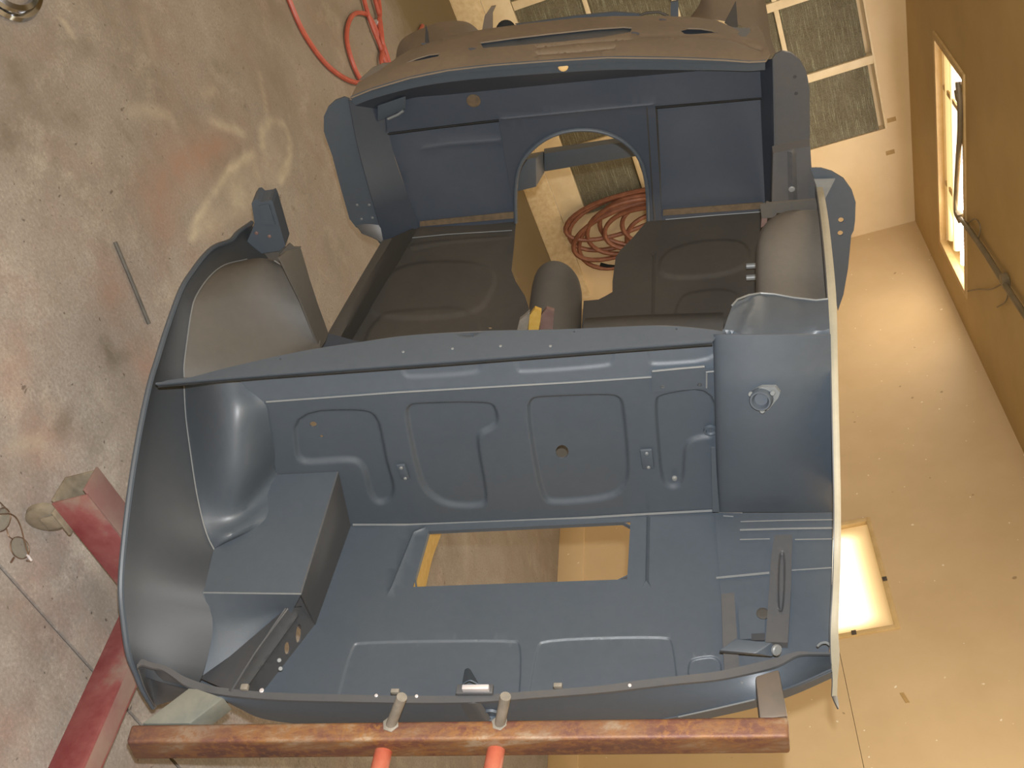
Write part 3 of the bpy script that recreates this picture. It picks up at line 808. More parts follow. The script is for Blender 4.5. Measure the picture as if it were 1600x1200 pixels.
# ---- boot floor, cut-out for the spare wheel, pressed pads
FL0 = [(548, 822), (1117, 799), (1126, 930), (1140, 1078), (1000, 1098), (740, 1112), (500, 1112), (395, 1100), (330, 1096), (306, 1058), (385, 1052), (412, 1078), (492, 975)]
HOLE = [(670, 830), (985, 815), (980, 905), (645, 917)]
sheet('boot_floor', FL0, pm('z', 0), M_PR, car, holes=[HOLE],
      lines=[([(612, 919), (630, 874), (647, 832), (662, 826)], .003, 3), ([(1013, 808), (1012, 860), (1011, 908)], .004, 3)],
      pads=[([(516, 1135), (549, 1009), (562, 1003), (800, 1000), (816, 1006), (808, 1135)], -.003, 3.5),
            ([(820, 1135), (838, 1012), (849, 999), (1040, 994), (1052, 1002), (1064, 1135)], -.003, 3.5),
            ([(1075, 1062), (1076, 1035), (1085, 1028), (1125, 1024), (1128, 1060)], -.004, 3.5)], step=16)
# rim flange round the cut-out
hp = [on(x, y, 'z', -.004) for x, y in dens(HOLE, 20)]
loft('cutout_flange', [hp + [hp[0]], [q + np.array((0, 0, -.012)) for q in hp + [hp[0]]]], M_PR, car, nu=len(hp) + 1, nv=2, curve_u=False, curve_v=False)
tube('floor_seam_bead', [on(x, y, 'y', -.003) + np.array((0, 0, .003)) for x, y in ((552, 821), (640, 821), (760, 817), (900, 811), (1000, 805), (1115, 799))], .0028, M_EDGE, car, 6)
# underfloor box visible through the cut-out
loft('outrigger', [[on(668, 828, 'z', -.01) + np.array((-.005, .02, 0)), on(640, 922, 'z', -.01) + np.array((-.005, -.02, 0))],
                   [on(694, 826, 'z', -.16) + np.array((0, .01, 0)), on(676, 870, 'z', -.16), on(664, 922, 'z', -.16)]], M_YEL, car, nu=8, nv=3, curve_u=False)

# ---- bulkhead between boot and cockpit
BK = [(413, 628), (620, 613), (1018, 589), (1128, 582), (1132, 799), (548, 822), (529, 738), (432, 742)]
E1 = [(459, 646), (462, 710), (470, 722), (486, 724), (545, 719), (562, 724), (572, 740), (577, 770), (588, 787), (606, 785), (617, 766), (604, 725), (597, 687), (590, 655), (570, 641)]
E2 = [(634, 650), (638, 636), (650, 632), (761, 630), (774, 638), (778, 662), (766, 672), (750, 678), (745, 692), (761, 776), (757, 792), (703, 792), (672, 776), (655, 752)]
E3 = [(824, 640), (830, 625), (842, 622), (955, 618), (970, 624), (974, 640), (983, 737), (976, 763), (952, 780), (862, 788), (848, 778), (836, 724)]
E4 = [(1024, 630), (1030, 618), (1116, 606), (1120, 683), (1092, 685), (1076, 691), (1069, 705), (1068, 750), (1059, 762), (1044, 762), (1034, 750), (1029, 698)]
sheet('bulkhead', BK, pm('y', 0), M_PR, car, holes=[ell(878, 711, 10, 10.5), ell(488, 668, 5.5, 4.5, 12), ell(501, 687, 3, 2.5, 8)],
      pads=[(E1, -.009, 8), (E2, -.009, 8), (E3, -.009, 8), (E4, -.008, 7)], lines=[([(1120, 640), (1122, 790)], .003, 4)], step=12)
for q, s in (((1012, 716), 1), ((631, 736), .8)):
    c = on(*q, 'y', -.004)
    cl_ = box('stay_clip', c + np.array((-.014 * s, -.006, -.03 * s)), c + np.array((.012 * s, .002, .032 * s)), M_PR, car, .004)
    for dz in (-.022, .024): disc('rivet', c + np.array((0, -.006, dz * s)), (0, -1, 0), .004, .003, M_EDGE, car, n=10)
for q in ((1035, 601), (1093, 598), (1054, 746)): disc('bolt_head', on(*q, 'y', 0), (0, -1, 0), .006, .006, M_EDGE, car, n=12)
disc('cap_plug', on(1110, 671, 'y', 0), (0, -1, 0), .013, .004, M_PR, car, ring=[(0, -.002), (.008, -.002), (.010, .002), (.013, .002), (.014, -.004)])
c = on(1060, 590, 'y', -.003)
sheet('reinforcing_plate', [(1018, 581), (1102, 573), (1103, 577), (1118, 576), (1117, 606), (1019, 613)], pm('y', -.006), M_PR, car, step=20)
tube('plate_weld', [on(x, y, 'y', -.007) for x, y in ((1019, 580), (1060, 576), (1101, 572.5))], .0022, M_EDGE, car, 6)
tube('plate_weld', [on(x, y, 'y', -.009) for x, y in ((1104, 606), (1104, 581), (1116, 580))], .0018, M_EDGE, car, 6)
tube('bulkhead_seam_bead', [on(x, y, 'y', -.001) for x, y in ((416, 628), (470, 624), (620, 613), (760, 605), (900, 597), (1018, 589))], .0022, M_EDGE, car, 6)
# ---- sloping panel above the bulkhead, running up beneath the rear deck
lp = p3(on(415, 628, 'y', .001), on(1018, 589, 'y', .001), on(760, 590, 'y', .001) * 0 + np.array((.1, .035, .545)))
sheet('upper_bulkhead', [(413, 629), (620, 614), (1018, 590), (1130, 578), (1130, 520), (900, 530), (600, 545), (440, 572), (385, 582), (372, 592), (385, 606)], lp, M_PR, car,
      pads=[([(795, 520), (808, 578), (815, 582), (950, 572), (958, 566), (962, 520)], -.003, 8),
            ([(1010, 520), (1014, 566), (1022, 570), (1125, 562), (1125, 520)], -.003, 8),
            ([(620, 545), (630, 585), (640, 590), (745, 583), (752, 575), (750, 530)], -.003, 9)], step=14)

# ---- rear deck strip between cockpit and boot opening
DK = [(243, 600), (420, 585), (680, 566), (900, 549), (1113, 533), (1122, 524), (1134, 519), (1110, 515), (1060, 510), (1010, 509), (870, 515), (760, 517), (640, 524), (560, 535), (505, 543),
      (470, 549), (430, 557), (370, 571), (345, 577), (300, 589), (262, 594)]
zdk = .55
sheet('rear_deck', DK, pm('z', zdk), M_PR, car, pads=[([(700, 512), (730, 528), (760, 512)], -.004, 8)], step=16, thick=.003,
      holes=[ell(738, 524, 2.2, 1.8, 8), ell(897, 518, 1.8, 1.5, 8), ell(1057, 514, 1.8, 1.5, 8), ell(438, 561, 1.8, 1.6, 8)])
dre = [(243, 600), (420, 585), (680, 566), (900, 549), (1113, 533)]
e0 = [on(x, y, 'z', zdk - .001) for x, y in dre]
loft('deck_flange', [e0, [q + np.array((0, .004, -.010)) for q in e0]], M_PR, car, nu=20, nv=2, curve_v=False)
tube('deck_gap_shade', [q + np.array((0, .004, -.012)) for q in lin(e0, 24)], .0026, M_RUBBER_SHADE, car, 6)  # black tube paints the shadow line below the deck edge
for q in ((630, 550), (707, 545), (782, 541), (860, 541)): disc('rivet', on(*q, 'z', zdk), (0, 0, 1), .003, .0015, M_EDGE, car, n=8)
f0 = [on(x, y, 'z', zdk) for x, y in DK[6:16][::-1]]
loft('deck_front_flange', [[q + np.array((0, -.001, -.002)) for q in f0], [q + np.array((0, .005, -.03)) for q in f0]], M_PRD, car, nu=30, nv=2, curve_v=False)
# rear cockpit wall beneath the deck
box('cockpit_rear_wall', (-.30, .062, -.05), (.11, .066, .49), M_PRD, car, .001)
box('cockpit_rear_wall', (.235, .062, -.05), (.44, .066, .49), M_PRD, car, .001)

# ---- left side panel (inner rear wing): traced flange edge to the seam
SIL = [(395, 347), (374, 362), (362, 375), (338, 384), (322, 398), (305, 420), (285, 452), (262, 515), (248, 560), (236, 600), (222, 665), (210, 735), (200, 810), (193, 880), (191.5, 925), (195, 965), (203, 1020), (215, 1052)]
SEAMP = [(420, 405, -.66), (400, 404, -.665), (372, 408, -.67), (350, 414, -.675), (330, 428, -.68), (305, 465, -.68), (298, 490, -.68), (292, 530, -.68), (287, 575, -.68), (287, 600, -.68), (290, 650, -.667), (297, 705, -.648), (306, 765, -.625), (316, 812, -.605), (334, 858, -.583), (322, 922, -.572),
         (333, 978, -.56), (318, 1050, -.56), (303, 1078, -.56)]
def sidept(x, y, xx): return on(x, y, 'x', xx)
R0 = [sidept(x, y, -.70) for x, y in SIL]
R2 = [sidept(*q) for q in SEAMP]
n_ = 40
# same parameter along both edges: match by image height
def byrow(pts, ks, ys):
    pts = np.array(pts); ys = np.array(ys); o = np.argsort(ys); return np.c_[tuple(np.interp(ks, ys[o], pts[o, i]) for i in range(3))]
ra_ = crom(np.array([(*q, *c) for q, c in zip(SIL, R0)]), 90); rb_ = crom(np.array([(q[0], q[1], *c) for q, c in zip(SEAMP, R2)]), 90)
ka = np.linspace(0, 1, n_)
def arcs(A, ks):
    s = np.r_[0, np.cumsum(np.hypot(*np.diff(A[:, :2], axis=0).T))]; s /= s[-1]; return np.c_[tuple(np.interp(ks, s, A[:, i]) for i in range(2, 5))]
ea, eb = arcs(ra_, ka), arcs(rb_, ka)
mid1 = ea * .72 + eb * .28 + np.array((-.012, 0, 0)); mid2 = ea * .38 + eb * .62 + np.array((-.012, 0, 0))
loft('side_panel', [ea, mid1, mid2, eb], M_PANEL, car, nu=60, nv=9)
# rolled flange on its edge
R0 = R0 + [sidept(226, 1078, -.70), sidept(242, 1104, -.70)]
V, F_ = tube_geo(crom(R0, 90) + np.array((-.004, 0, -.002)), .0065, 8); mk('edge_flange', V, F_, M_PR, car)
# ---- left wheel arch, boot half
Sx = [(287, 596, -.68), (290, 650, -.667), (297, 705, -.648), (306, 765, -.625), (316, 812, -.605), (325, 840, -.592), (334, 858, -.583)]
S3 = [on(x, y, 'x', xx) for x, y, xx in Sx]
I3 = [on(390, 594, 'y', .03), on(415, 632, 'y', .0), on(421, 662, 'y', -.004), on(428, 702, 'y', -.004), on(433, 740, 'z', .203), on(414, 812, 'z', .203), on(334, 858, 'z', .203)]
mpx = [(340, 590), (352, 640), (360, 690), (368, 745), (372, 800), (362, 835), (334, 858)]
bulg = [.05, .065, .07, .065, .05, .028, 0]
Mid = [on(x, y, 'y', (a[1] + b[1]) / 2 - g) for (x, y), a, b, g in zip(mpx, S3, I3, bulg)]
loft('wheel_arch', [S3, Mid, I3], M_PR, car, nu=30, nv=16)
tube('arch_seam_bead', [q + np.array((.002, -.002, .002)) for q in crom(S3, 30)], .0016, M_EDGE, car, 6)
# ---- left wheel arch, cockpit half
Sf = [on(x, y, 'x', xx) for x, y, xx in ((287, 590, -.68), (287, 570, -.68), (292, 530, -.68), (298, 490, -.68), (305, 465, -.68), (325, 435, -.68), (350, 415, -.675), (385, 406, -.665))]
If = [on(x, y, 'x', xx) for x, y, xx in ((500, 545, -.42), (500, 530, -.43), (492, 505, -.44), (484, 480, -.445), (474, 458, -.45), (460, 435, -.46), (447, 420, -.475), (428, 408, -.50))]
Mf = [on(x, y, 'x', -.575) + np.array((0, 0, .0)) for x, y in ((375, 585), (380, 555), (388, 515), (392, 480), (394, 455), (397, 430), (401, 414), (407, 403))]
loft('wheel_arch', [Sf, Mf, If], M_DUST2, car, nu=30, nv=16)
tube('arch_seam_bead', [q + np.array((.002, 0, .002)) for q in crom(Sf, 30)], .0016, M_EDGE, car, 6)
# inner face of the arch and door-shut plate
sheet('shut_plate', [(437, 402), (448, 392), (470, 388), (484, 436), (497, 476), (513, 520), (509, 532), (500, 546), (470, 470)], pm('x', -.43), M_DUST2, car, step=12, thick=.004)
sheet('arch_bracket', [(452, 381), (459, 387), (470, 387), (457, 404), (448, 402), (436, 398)], pm('y', .66), M_DUST2, car, step=10, thick=.006)
sheet('cockpit_corner', [(497, 535), (514, 521), (562, 534), (566, 552), (497, 556)], pm('z', .08), M_DK, car, step=10, thick=.004)
sheet('arch_front_plate', [(392, 392), (450, 386), (462, 430), (430, 424), (396, 412)], pm('y', .735), M_DUST2, car, step=10, thick=.004)
# ---- left door pillar stub
q = [on(x, y, 'y', .70) for x, y in ((393, 318), (397, 312), (402, 311), (407, 316), (420, 314), (424, 312), (427, 318), (446, 384), (437, 392), (410, 396), (392, 398), (380, 402), (385, 380), (398, 350))]
prism('door_pillar', q, (0, -1, 0), .05, M_PR, car)
sheet('pillar_face', [(404, 322), (420, 320), (430, 352), (410, 350)], pm('y', .694), M_PR, car, step=10, thick=.004)
for q in ((401, 364), (421, 369)): disc('red_overspray_bolt', on(*q, 'y', .70), (0, -1, 0), .005, .003, M_RUSTPATCH, car, n=8)

# ---- raised shelf on the left of the boot floor
zs = .203
sheet('floor_shelf', [(428, 742), (529, 737), (471, 928), (318, 926), (334, 858), (400, 800)], pm('z', zs), M_PR, car, step=14)
t0, t1, t2, t3 = on(529, 737, 'z', zs), on(471, 928, 'z', zs), on(493, 976, 'z', 0), on(548, 822, 'z', 0)
loft('shelf_side', [[t0, t1], [t3, t2]], M_PRD, car, nu=8, nv=4, curve_u=False, curve_v=False)
u0, u1 = on(318, 926, 'z', zs), on(471, 928, 'z', zs)
v0, v1 = on(333, 979, 'z', .14), on(458, 952, 'z', .14)
x0_, x1_ = on(313, 1058, 'z', .09), on(455, 958, 'z', .12)
loft('shelf_rear', [[u0, u1], [v0, v1], [x0_, x1_]], M_PR, car, nu=8, nv=9, curve_u=False, curve_v=False)
tube('shelf_bead', [u0, (u0 + u1) / 2, u1], .0018, M_EDGE, car, 6)
sheet('shelf_gusset', [(455, 929), (474, 927), (496, 978), (470, 984), (446, 956)], pm('y', on(493, 976, 'z', 0)[1] + .004), M_PRD, car, step=10)
# ---- rear chassis leg end with its holes
lg = p3(on(452, 952, 'z', .14), on(492, 976, 'z', .0), on(410, 1082, 'z', .0))
sheet('chassis_leg', [(447, 951), (472, 948), (492, 976), (479, 1020), (412, 1084), (362, 1082), (400, 1020)], lg, M_PRD, car, step=12,
      holes=[ell(467, 990, 4.5, 15, 16, .08), ell(449, 1013, 4.5, 10, 14)], lines=[([(462, 960), (376, 1080)], .006, 6)])
loft('leg_top_flange', [[on(449, 950, 'z', .15), on(400, 1016, 'z', .14), on(360, 1080, 'z', .13)], [on(428, 954, 'z', .10), on(366, 1004, 'z', .085), on(300, 1054, 'z', .07)]], M_PRD, car, nu=10, nv=4)
box('body_mount_tab', on(382, 1072, 'z', .13) - .008, on(382, 1072, 'z', .13) + np.array((.008, .005, .002)), M_PIN, car, .003)
for q in ((436, 1032), (438, 1045)): disc('bolt_head', on(*q, 'z', .06), (.5, -.3, .8), .005, .004, M_EDGE, car, n=10)

# ---- right wheel arch, boot half (broad smooth panel)
rows = []
for py, yy, cv in ((523, -.024, .0), (560, -.030, .008), (610, -.046, .012), (670, -.057, .015), (730, -.060, .012), (775, -.056, .008), (800, -.046, 0)):
    xl = 1115 + (py - 524) / 276 * 8; xr = 1298 + (py - 524) / 276 * 6
    rows.append([on(xl, py, 'y', yy + .05), on(xl + 3, py, 'y', yy + .01), on(xl + 50, py - cv * 100, 'y', yy - cv), on((xl + xr) / 2 + 25, py - cv * 100, 'y', yy - cv), on(xr, py, 'y', yy + .01)])
loft('wheel_arch', rows, M_PR, car, nu=24, nv=40)
# filler-neck flange on the arch
fn_ = nrm((-.25, -1, .45))
tri = [(1176, 612), (1190, 605), (1212, 605), (1219, 614), (1216, 622), (1200, 641), (1192, 641), (1174, 622)]
fpq = p3(on(1176, 612, 'y', -.072), on(1215, 612, 'y', -.080), on(1195, 640, 'y', -.084))
sheet('filler_flange', tri, fpq, M_EDGE, car, step=8, thick=.008)
disc('filler_neck', fpq(1190, 622) + fn_ * .004, fn_, .021, .012, M_PR, car, ring=[(0, -.010), (.012, -.010), (.016, 0), (.019, .0), (.021, -.004), (.022, -.016)], n=24)
for q in ((1174, 614), (1208, 612), (1192, 640)): disc('bolt_head', fpq(*q) + fn_ * .004, fn_, .005, .005, M_EDGE, car, n=10)
sheet('arch_side_flange', [(1111, 700), (1117, 700), (1124, 800), (1113, 800)], pm('y', -.045), M_PR, car, step=12)

# ---- right side panel: thin flange strip seen edge on, wall below it
ST = [(1270, 1279, 262, .27), (1280, 1291, 320, .39), (1288, 1300, 390, .455), (1294, 1307, 470, .475), (1298.5, 1309, 560, .462), (1301, 1311, 650, .425), (1303.5, 1313.5, 760, .365), (1303.5, 1314, 850, .33), (1301, 1311.5, 930, .255), (1298, 1310, 985, .21), (1298.5, 1312, 1025, .16), (1301, 1309, 1060, .11), (1300, 1308, 1088, .07)]
sl = [on(a, y, 'z', z) for a, b, y, z in ST]; sr = [on(b, y, 'z', z) for a, b, y, z in ST]
loft('edge_flange', [sl, [(a + b) / 2 + np.array((0, 0, .002)) for a, b in zip(sl, sr)], sr], M_FLANGE, car, nu=60, nv=5, thick=.004)
lowe = [q + np.array((.014, 0, -min(.30, q[2] - .02) if q[2] > .06 else -.03)) for q in sl]
loft('side_panel', [[q + np.array((.001, 0, -.001)) for q in sl], [(q + l) / 2 for q, l in zip(sl, lowe)], lowe], M_PRD, car, nu=50, nv=8)

# ---- right deck wing curling over the arch
def wing_y(px, py):
    base = np.interp(px, [1126, 1165, 1192, 1250, 1295], [519, 521, 528, 525, 517]); t_ = max(0, base - py) / 62
    return .0 + .105 * t_ + .03 * t_ * t_
sheet('deck_wing', [(1129, 519), (1138, 492), (1144, 477), (1152, 468), (1170, 461), (1188, 458), (1210, 459.5), (1240, 465), (1275, 469), (1294, 467), (1297, 532), (1240, 534), (1190, 534), (1140, 532)], ym(wing_y), M_PR, car, step=9,
      pads=[([(1120, 530), (1140, 478), (1165, 455), (1178, 468), (1160, 500), (1150, 530)], -.006, 16)])
tube('wing_edge_bead', [on(x, y, 'y', wing_y(x, y) - .002) for x, y in ((1144, 477), (1152, 468), (1170, 461), (1188, 458), (1210, 459.5), (1240, 465), (1275, 469), (1294, 467))], .002, M_EDGE, car, 6)
# ---- right wheel arch, cockpit half
rows = []
for py, yy, xl, xr in ((475, .20, 1182, 1294), (440, .30, 1181, 1290), (410, .37, 1181, 1287), (380, .44, 1183, 1285), (358, .50, 1190, 1283), (342, .55, 1204, 1281), (332, .585, 1222, 1279), (328, .60, 1240, 1278)):
    rows.append([on(xl, py, 'y', yy + .07), on(xl * .94 + xr * .06, py, 'y', yy + .02), on(xl * .7 + xr * .3, py, 'y', yy - .01), on(xl * .35 + xr * .65, py, 'y', yy - .012), on(xr, py, 'y', yy)])
loft('wheel_arch', rows, M_DUSTG, car, nu=20, nv=26)
sheet('arch_bracket', [(1188, 321), (1196, 319), (1198, 316), (1203, 318), (1275, 312), (1279, 334), (1214, 333), (1211, 340), (1190, 341)], pm('y', .63), M_DUST2, car, step=12, thick=.006)
sheet('red_oxide_tab', [(1190, 341), (1199, 341), (1198, 350), (1189, 356)], pm('y', .635), M_RUSTPATCH, car, step=8, thick=.004)
for yy_ in (416, 434):
    q0, q1 = on(1166, yy_, 'z', .02), on(1182, yy_ - 1, 'z', .02); tube('seat_rail_stud', [q0, q1], .008, M_EDGE, car, 10)
# door pillar stub on the right
sheet('door_pillar', [(1208, 240), (1240, 232), (1266, 229), (1268, 262), (1276, 300), (1278, 318), (1206, 320)], pm('y', .72), M_PRD, car, step=12, thick=.03, lines=[([(1237, 236), (1239, 318)], .008, 7)])
disc('pillar_bolt', on(1237, 295, 'y', .71), (0, -1, 0), .008, .004, M_EDGE, car, n=12)
# rear splash plate beyond the right pillar, with two holes
SP = [(1266, 263), (1283, 263), (1300, 268), (1318, 279), (1331, 297), (1337, 316), (1336, 345), (1334, 360), (1330, 368), (1325, 420), (1318, 460), (1309, 486), (1302, 450), (1290, 320), (1280, 300)]
sheet('splash_plate', SP, pm('y', .70), M_PR, car, step=12, thick=.004, holes=[ell(1314, 344, 4.5, 4.2, 12), ell(1313, 364.5, 4.5, 4.2, 12)])
sheet('splash_gusset', [(1272, 281), (1305, 280), (1289, 311), (1284, 312)], pm('y', .69), M_EDGE, car, step=10, thick=.004)  # paler material paints this facet as lit

# ---- boot floor, right rear: stepped panel, brackets
sheet('side_shelf', [(1117, 799), (1302, 798), (1301, 860), (1298, 990), (1295, 1023), (1240, 1024), (1180, 1050), (1140, 1076), (1126, 930)], pm('z', .012), M_PR, car, step=12, sharp=50)
for a, r_ in (([(1156, 828), (1230, 826), (1302, 825)], .0022), ([(1157, 815), (1230, 813), (1302, 812)], .0014), ([(1156, 843), (1203, 842)], .0014), ([(1242, 843), (1302, 842)], .0014), ([(1119, 903), (1160, 899), (1202, 895)], .0026), ([(1237, 891), (1300, 887)], .0016), ([(1122, 800), (1160, 801)], .0016), ([(1130, 806), (1146, 807)], .0016)):
    tube('fold_highlight_bead', [on(x, y, 'z', .019) for x, y in a], r_, M_EDGE, car, 6)  # pale beads paint the bright upward-facing folds
sheet('stay_channel', [(1210, 836), (1238, 835), (1236, 920), (1231, 1004), (1196, 1003), (1201, 930), (1205, 870)], pm('z', .035), M_PRD, car, step=10, thick=.02, pads=[([(1217, 862), (1227, 862), (1224, 955), (1216, 955)], -.007, 4)])
sheet('rear_post', [(1127, 928), (1147, 926), (1152, 1000), (1156, 1045), (1132, 1050), (1129, 1000)], pm('z', .05), M_PRD, car, step=10, thick=.025)
sheet('post_plate', [(1153, 951), (1160, 949), (1196, 948), (1195, 990), (1175, 991), (1174, 998), (1156, 999)], pm('z', .03), M_PR, car, step=10, thick=.01)
sheet('lamp_opening', [(1174, 990), (1195, 989), (1195, 1000), (1174, 1000)], pm('z', .032), M_DARK, car, step=8, thick=.004)
disc('cable_grommet', on(1192, 959, 'z', .03), (0, 0, 1), .013, .003, M_FLR, car)
hexa('hinge_bracket', [on(1124, 1020, 'z', .10), on(1207, 1026, 'z', .10), on(1212, 1010, 'z', .10), on(1150, 1001, 'z', .10),
                       on(1124, 1016, 'z', .118), on(1180, 1021, 'z', .118), on(1206, 1004, 'z', .118), on(1149, 998, 'z', .118)], M_PR, car, .002)
disc('hinge_bolt', on(1212, 1015, 'z', .115), (.6, -.6, .5), .011, .006, M_EDGE, car, n=14)
for xx in (1134, 1159):
    tube('latch_prong', [on(xx, 1064, 'y', -.47), on(xx + 1, 1076, 'y', -.478), on(xx + 3, 1090, 'y', -.482)], .0035, M_EDGE, car, 8)

# ---- rear lip of the boot opening and valance beneath
LIP = [(214, 1044), (222, 1039), (236, 1043), (252, 1046), (268, 1056), (288, 1070), (315, 1079), (345, 1085), (400, 1091), (450, 1094), (530, 1096), (640, 1098), (740, 1097), (840, 1090), (940, 1082), (1000, 1075), (1060, 1068), (1120, 1062), (1180, 1050), (1215, 1040), (1246, 1024), (1272, 1022), (1298, 1022)]
wid = [5, 9, 8, 8, 11, 13, 12, 11, 11, 11, 11, 11, 11, 11, 11, 12, 12, 13, 14, 13, 6, 3, 3]
zl = .12
lz = lambda x: float(np.interp(x, [214, 245, 300, 360, 1150, 1298], [.20, .185, .165, zl, zl, .165]))
lo_ = [on(x, y, 'z', lz(x)) for x, y in LIP]; up_ = [on(x, y - w_, 'z', lz(x)) for (x, y), w_ in zip(LIP, wid)]
loft('boot_lip', [up_, lo_], M_PRD, car, nu=110, nv=3, thick=.006, curve_v=False)
VT = [(330, 1083), (380, 1089), (450, 1094), (640, 1098), (740, 1097), (840, 1090), (940, 1082), (1000, 1075), (1060, 1068), (1120, 1062), (1180, 1050), (1246, 1025), (1298, 1024)]
VB = [(338, 1086), (372, 1106), (430, 1127), (600, 1142), (700, 1146), (820, 1145), (930, 1138), (1000, 1130), (1060, 1120), (1120, 1107), (1180, 1093), (1240, 1073), (1299, 1047)]
ta = [on(x, y, 'z', zl - .006) for x, y in VT]; tb_ = [on(x, y, 'y', -.497) for x, y in VB]
loft('rear_valance', [ta, [a * .5 + b * .5 + np.array((0, -.004, 0)) for a, b in zip(ta, tb_)], tb_], M_PR, car, nu=60, nv=9)
fb0 = [on(x, y, 'y', -.4985) for x, y in VB]; fb1 = [on(x, y + 13, 'y', -.492) for x, y in VB]
loft('valance_flange', [fb0[7:], fb1[7:]], M_PR, car, nu=30, nv=2, curve_v=False)
tube('valance_edge_bead', fb0[8:11], .0016, M_EDGE, car, 6)
# corner gusset, lower left
loft('corner_gusset', [[on(217, 1046, 'z', .19), on(228, 1077, 'z', .13), on(243, 1104, 'z', .05)], [on(233, 1046, 'z', .15), on(236, 1066, 'z', .11), on(244, 1103, 'z', .04)], [on(256, 1051, 'z', .17), on(258, 1076, 'z', .12), on(262, 1097, 'z', .05)], [on(302, 1076, 'z', .15), on(302, 1080, 'z', .12), on(300, 1086, 'z', .09)]], M_PRD, car, nu=10, nv=10)
# lock striker in the middle of the lip
c = on(742, 1080, 'z', .126)
box('striker_base', c + np.array((-.036, -.008, -.004)), c + np.array((.036, .012, .006)), M_PRD, car, .003)
box('striker_plate', on(743, 1076, 'z', .140) + np.array((-.025, -.005, -.006)), on(743, 1076, 'z', .140) + np.array((.027, .005, .008)), M_STEEL, car, .002)
loft('striker_cone', [[on(726, 1046, 'z', .02), on(731, 1044, 'z', .022), on(735, 1046, 'z', .02)], [on(722, 1068, 'z', .08), on(734, 1062, 'z', .09), on(748, 1068, 'z', .08)]], M_PR, car, nu=10, nv=5)
for q in ((588, 1087), (651, 1088), (984, 1071)): disc('bright_rivet', on(*q, 'z', zl), (0, 0, 1), .0035, .002, M_STEEL, car, n=8)
for q in ((618, 1081), (872, 1072)):
    c = on(*q, 'z', zl + .004); box('stop_tab', c + np.array((-.008, -.004, -.004)), c + np.array((.008, .004, .006)), M_PIN, car, .001)
for q in ((409, 1079),): disc('bright_rivet', on(*q, 'z', zl), (0, 0, 1), .005, .002, M_STEEL, car, n=8)
loft('valance_strut', [[on(718, 1099, 'y', -.512), on(736, 1128, 'y', -.514)], [on(740, 1099, 'y', -.518), on(760, 1130, 'y', -.52)], [on(752, 1099, 'y', -.512), on(772, 1130, 'y', -.514)]], M_PRD, car, nu=6, nv=7)
disc('lock_hole', on(768, 1117, 'y', -.512), (0, -1, .1), .019, .004, M_PR, car, ring=[(0, -.01), (.013, -.010), (.015, 0), (.018, .001), (.020, -.004)], n=20)
for q in ((955, 1112), (858, 1125)): pass

# ---- cockpit floor, two halves round the open tunnel
FLT = [(600, 374), (656, 353), (806, 346), (803, 385), (799, 422), (806, 440), (820, 462), (826, 480), (822, 520), pxy(-.06, .16, -.05), pxy(-.50, .16, -.05), (520, 548)]
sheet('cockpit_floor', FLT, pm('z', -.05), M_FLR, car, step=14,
      pads=[([(560, 500), (600, 432), (640, 412), (720, 408), (770, 418), (775, 450), (740, 500)], .006, 9), ([(585, 495), (640, 487), (740, 482), (760, 540), (560, 560)], .005, 9), ([(640, 392), (690, 380), (800, 372), (801, 368), (640, 380)], .003, 6)],
      holes=[ell(766, 512, 3, 2, 8)])
FRT = [(1010, 346), (1194, 330), (1190, 400), (1180, 470), pxy(.45, .36, -.05), pxy(.17, .36, -.05), (908, 520), (912, 470), (935, 468), (945, 463), (957, 456), (957, 440), (962, 402), (970, 390), (988, 372)]
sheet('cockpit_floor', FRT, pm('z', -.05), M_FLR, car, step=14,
      pads=[([(1030, 400), (1080, 378), (1170, 374), (1172, 426), (1030, 440)], .006, 8), ([(1060, 465), (1090, 455), (1155, 452), (1165, 500), (1050, 520)], .005, 8)], holes=[ell(992, 497, 3, 2, 8)],
      lines=[([(1022, 400), (1020, 500)], .004, 3)])
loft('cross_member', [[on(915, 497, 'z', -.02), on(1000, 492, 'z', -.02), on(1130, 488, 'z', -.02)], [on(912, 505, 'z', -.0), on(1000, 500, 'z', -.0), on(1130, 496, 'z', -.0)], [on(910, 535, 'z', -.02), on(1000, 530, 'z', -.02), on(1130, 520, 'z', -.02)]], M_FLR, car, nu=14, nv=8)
# sill on the left
loft('sill', [[on(597, 376, 'z', .06), on(556, 445, 'z', .06), on(512, 521, 'z', .06)], [on(612, 372, 'z', .055), on(576, 440, 'z', .055), on(530, 528, 'z', .055)], [on(656, 353, 'z', -.05), on(605, 440, 'z', -.05), on(540, 548, 'z', -.05)]], M_FLR, car, nu=14, nv=8, curve_v=False)
tube('floor_seam_bead', [on(x, y, 'z', -.047) for x, y in ((640, 372), (700, 366), (800, 360))], .0016, M_EDGE, car, 6)
tube('floor_seam_bead', [on(x, y, 'z', -.047) for x, y in ((1040, 343), (1120, 336), (1190, 331))], .0016, M_EDGE, car, 6)
sheet('sill', [(1192, 331), (1236, 327), (1236, 470), (1178, 470)], pm('z', -.046), M_FLR, car, step=14, thick=.03)
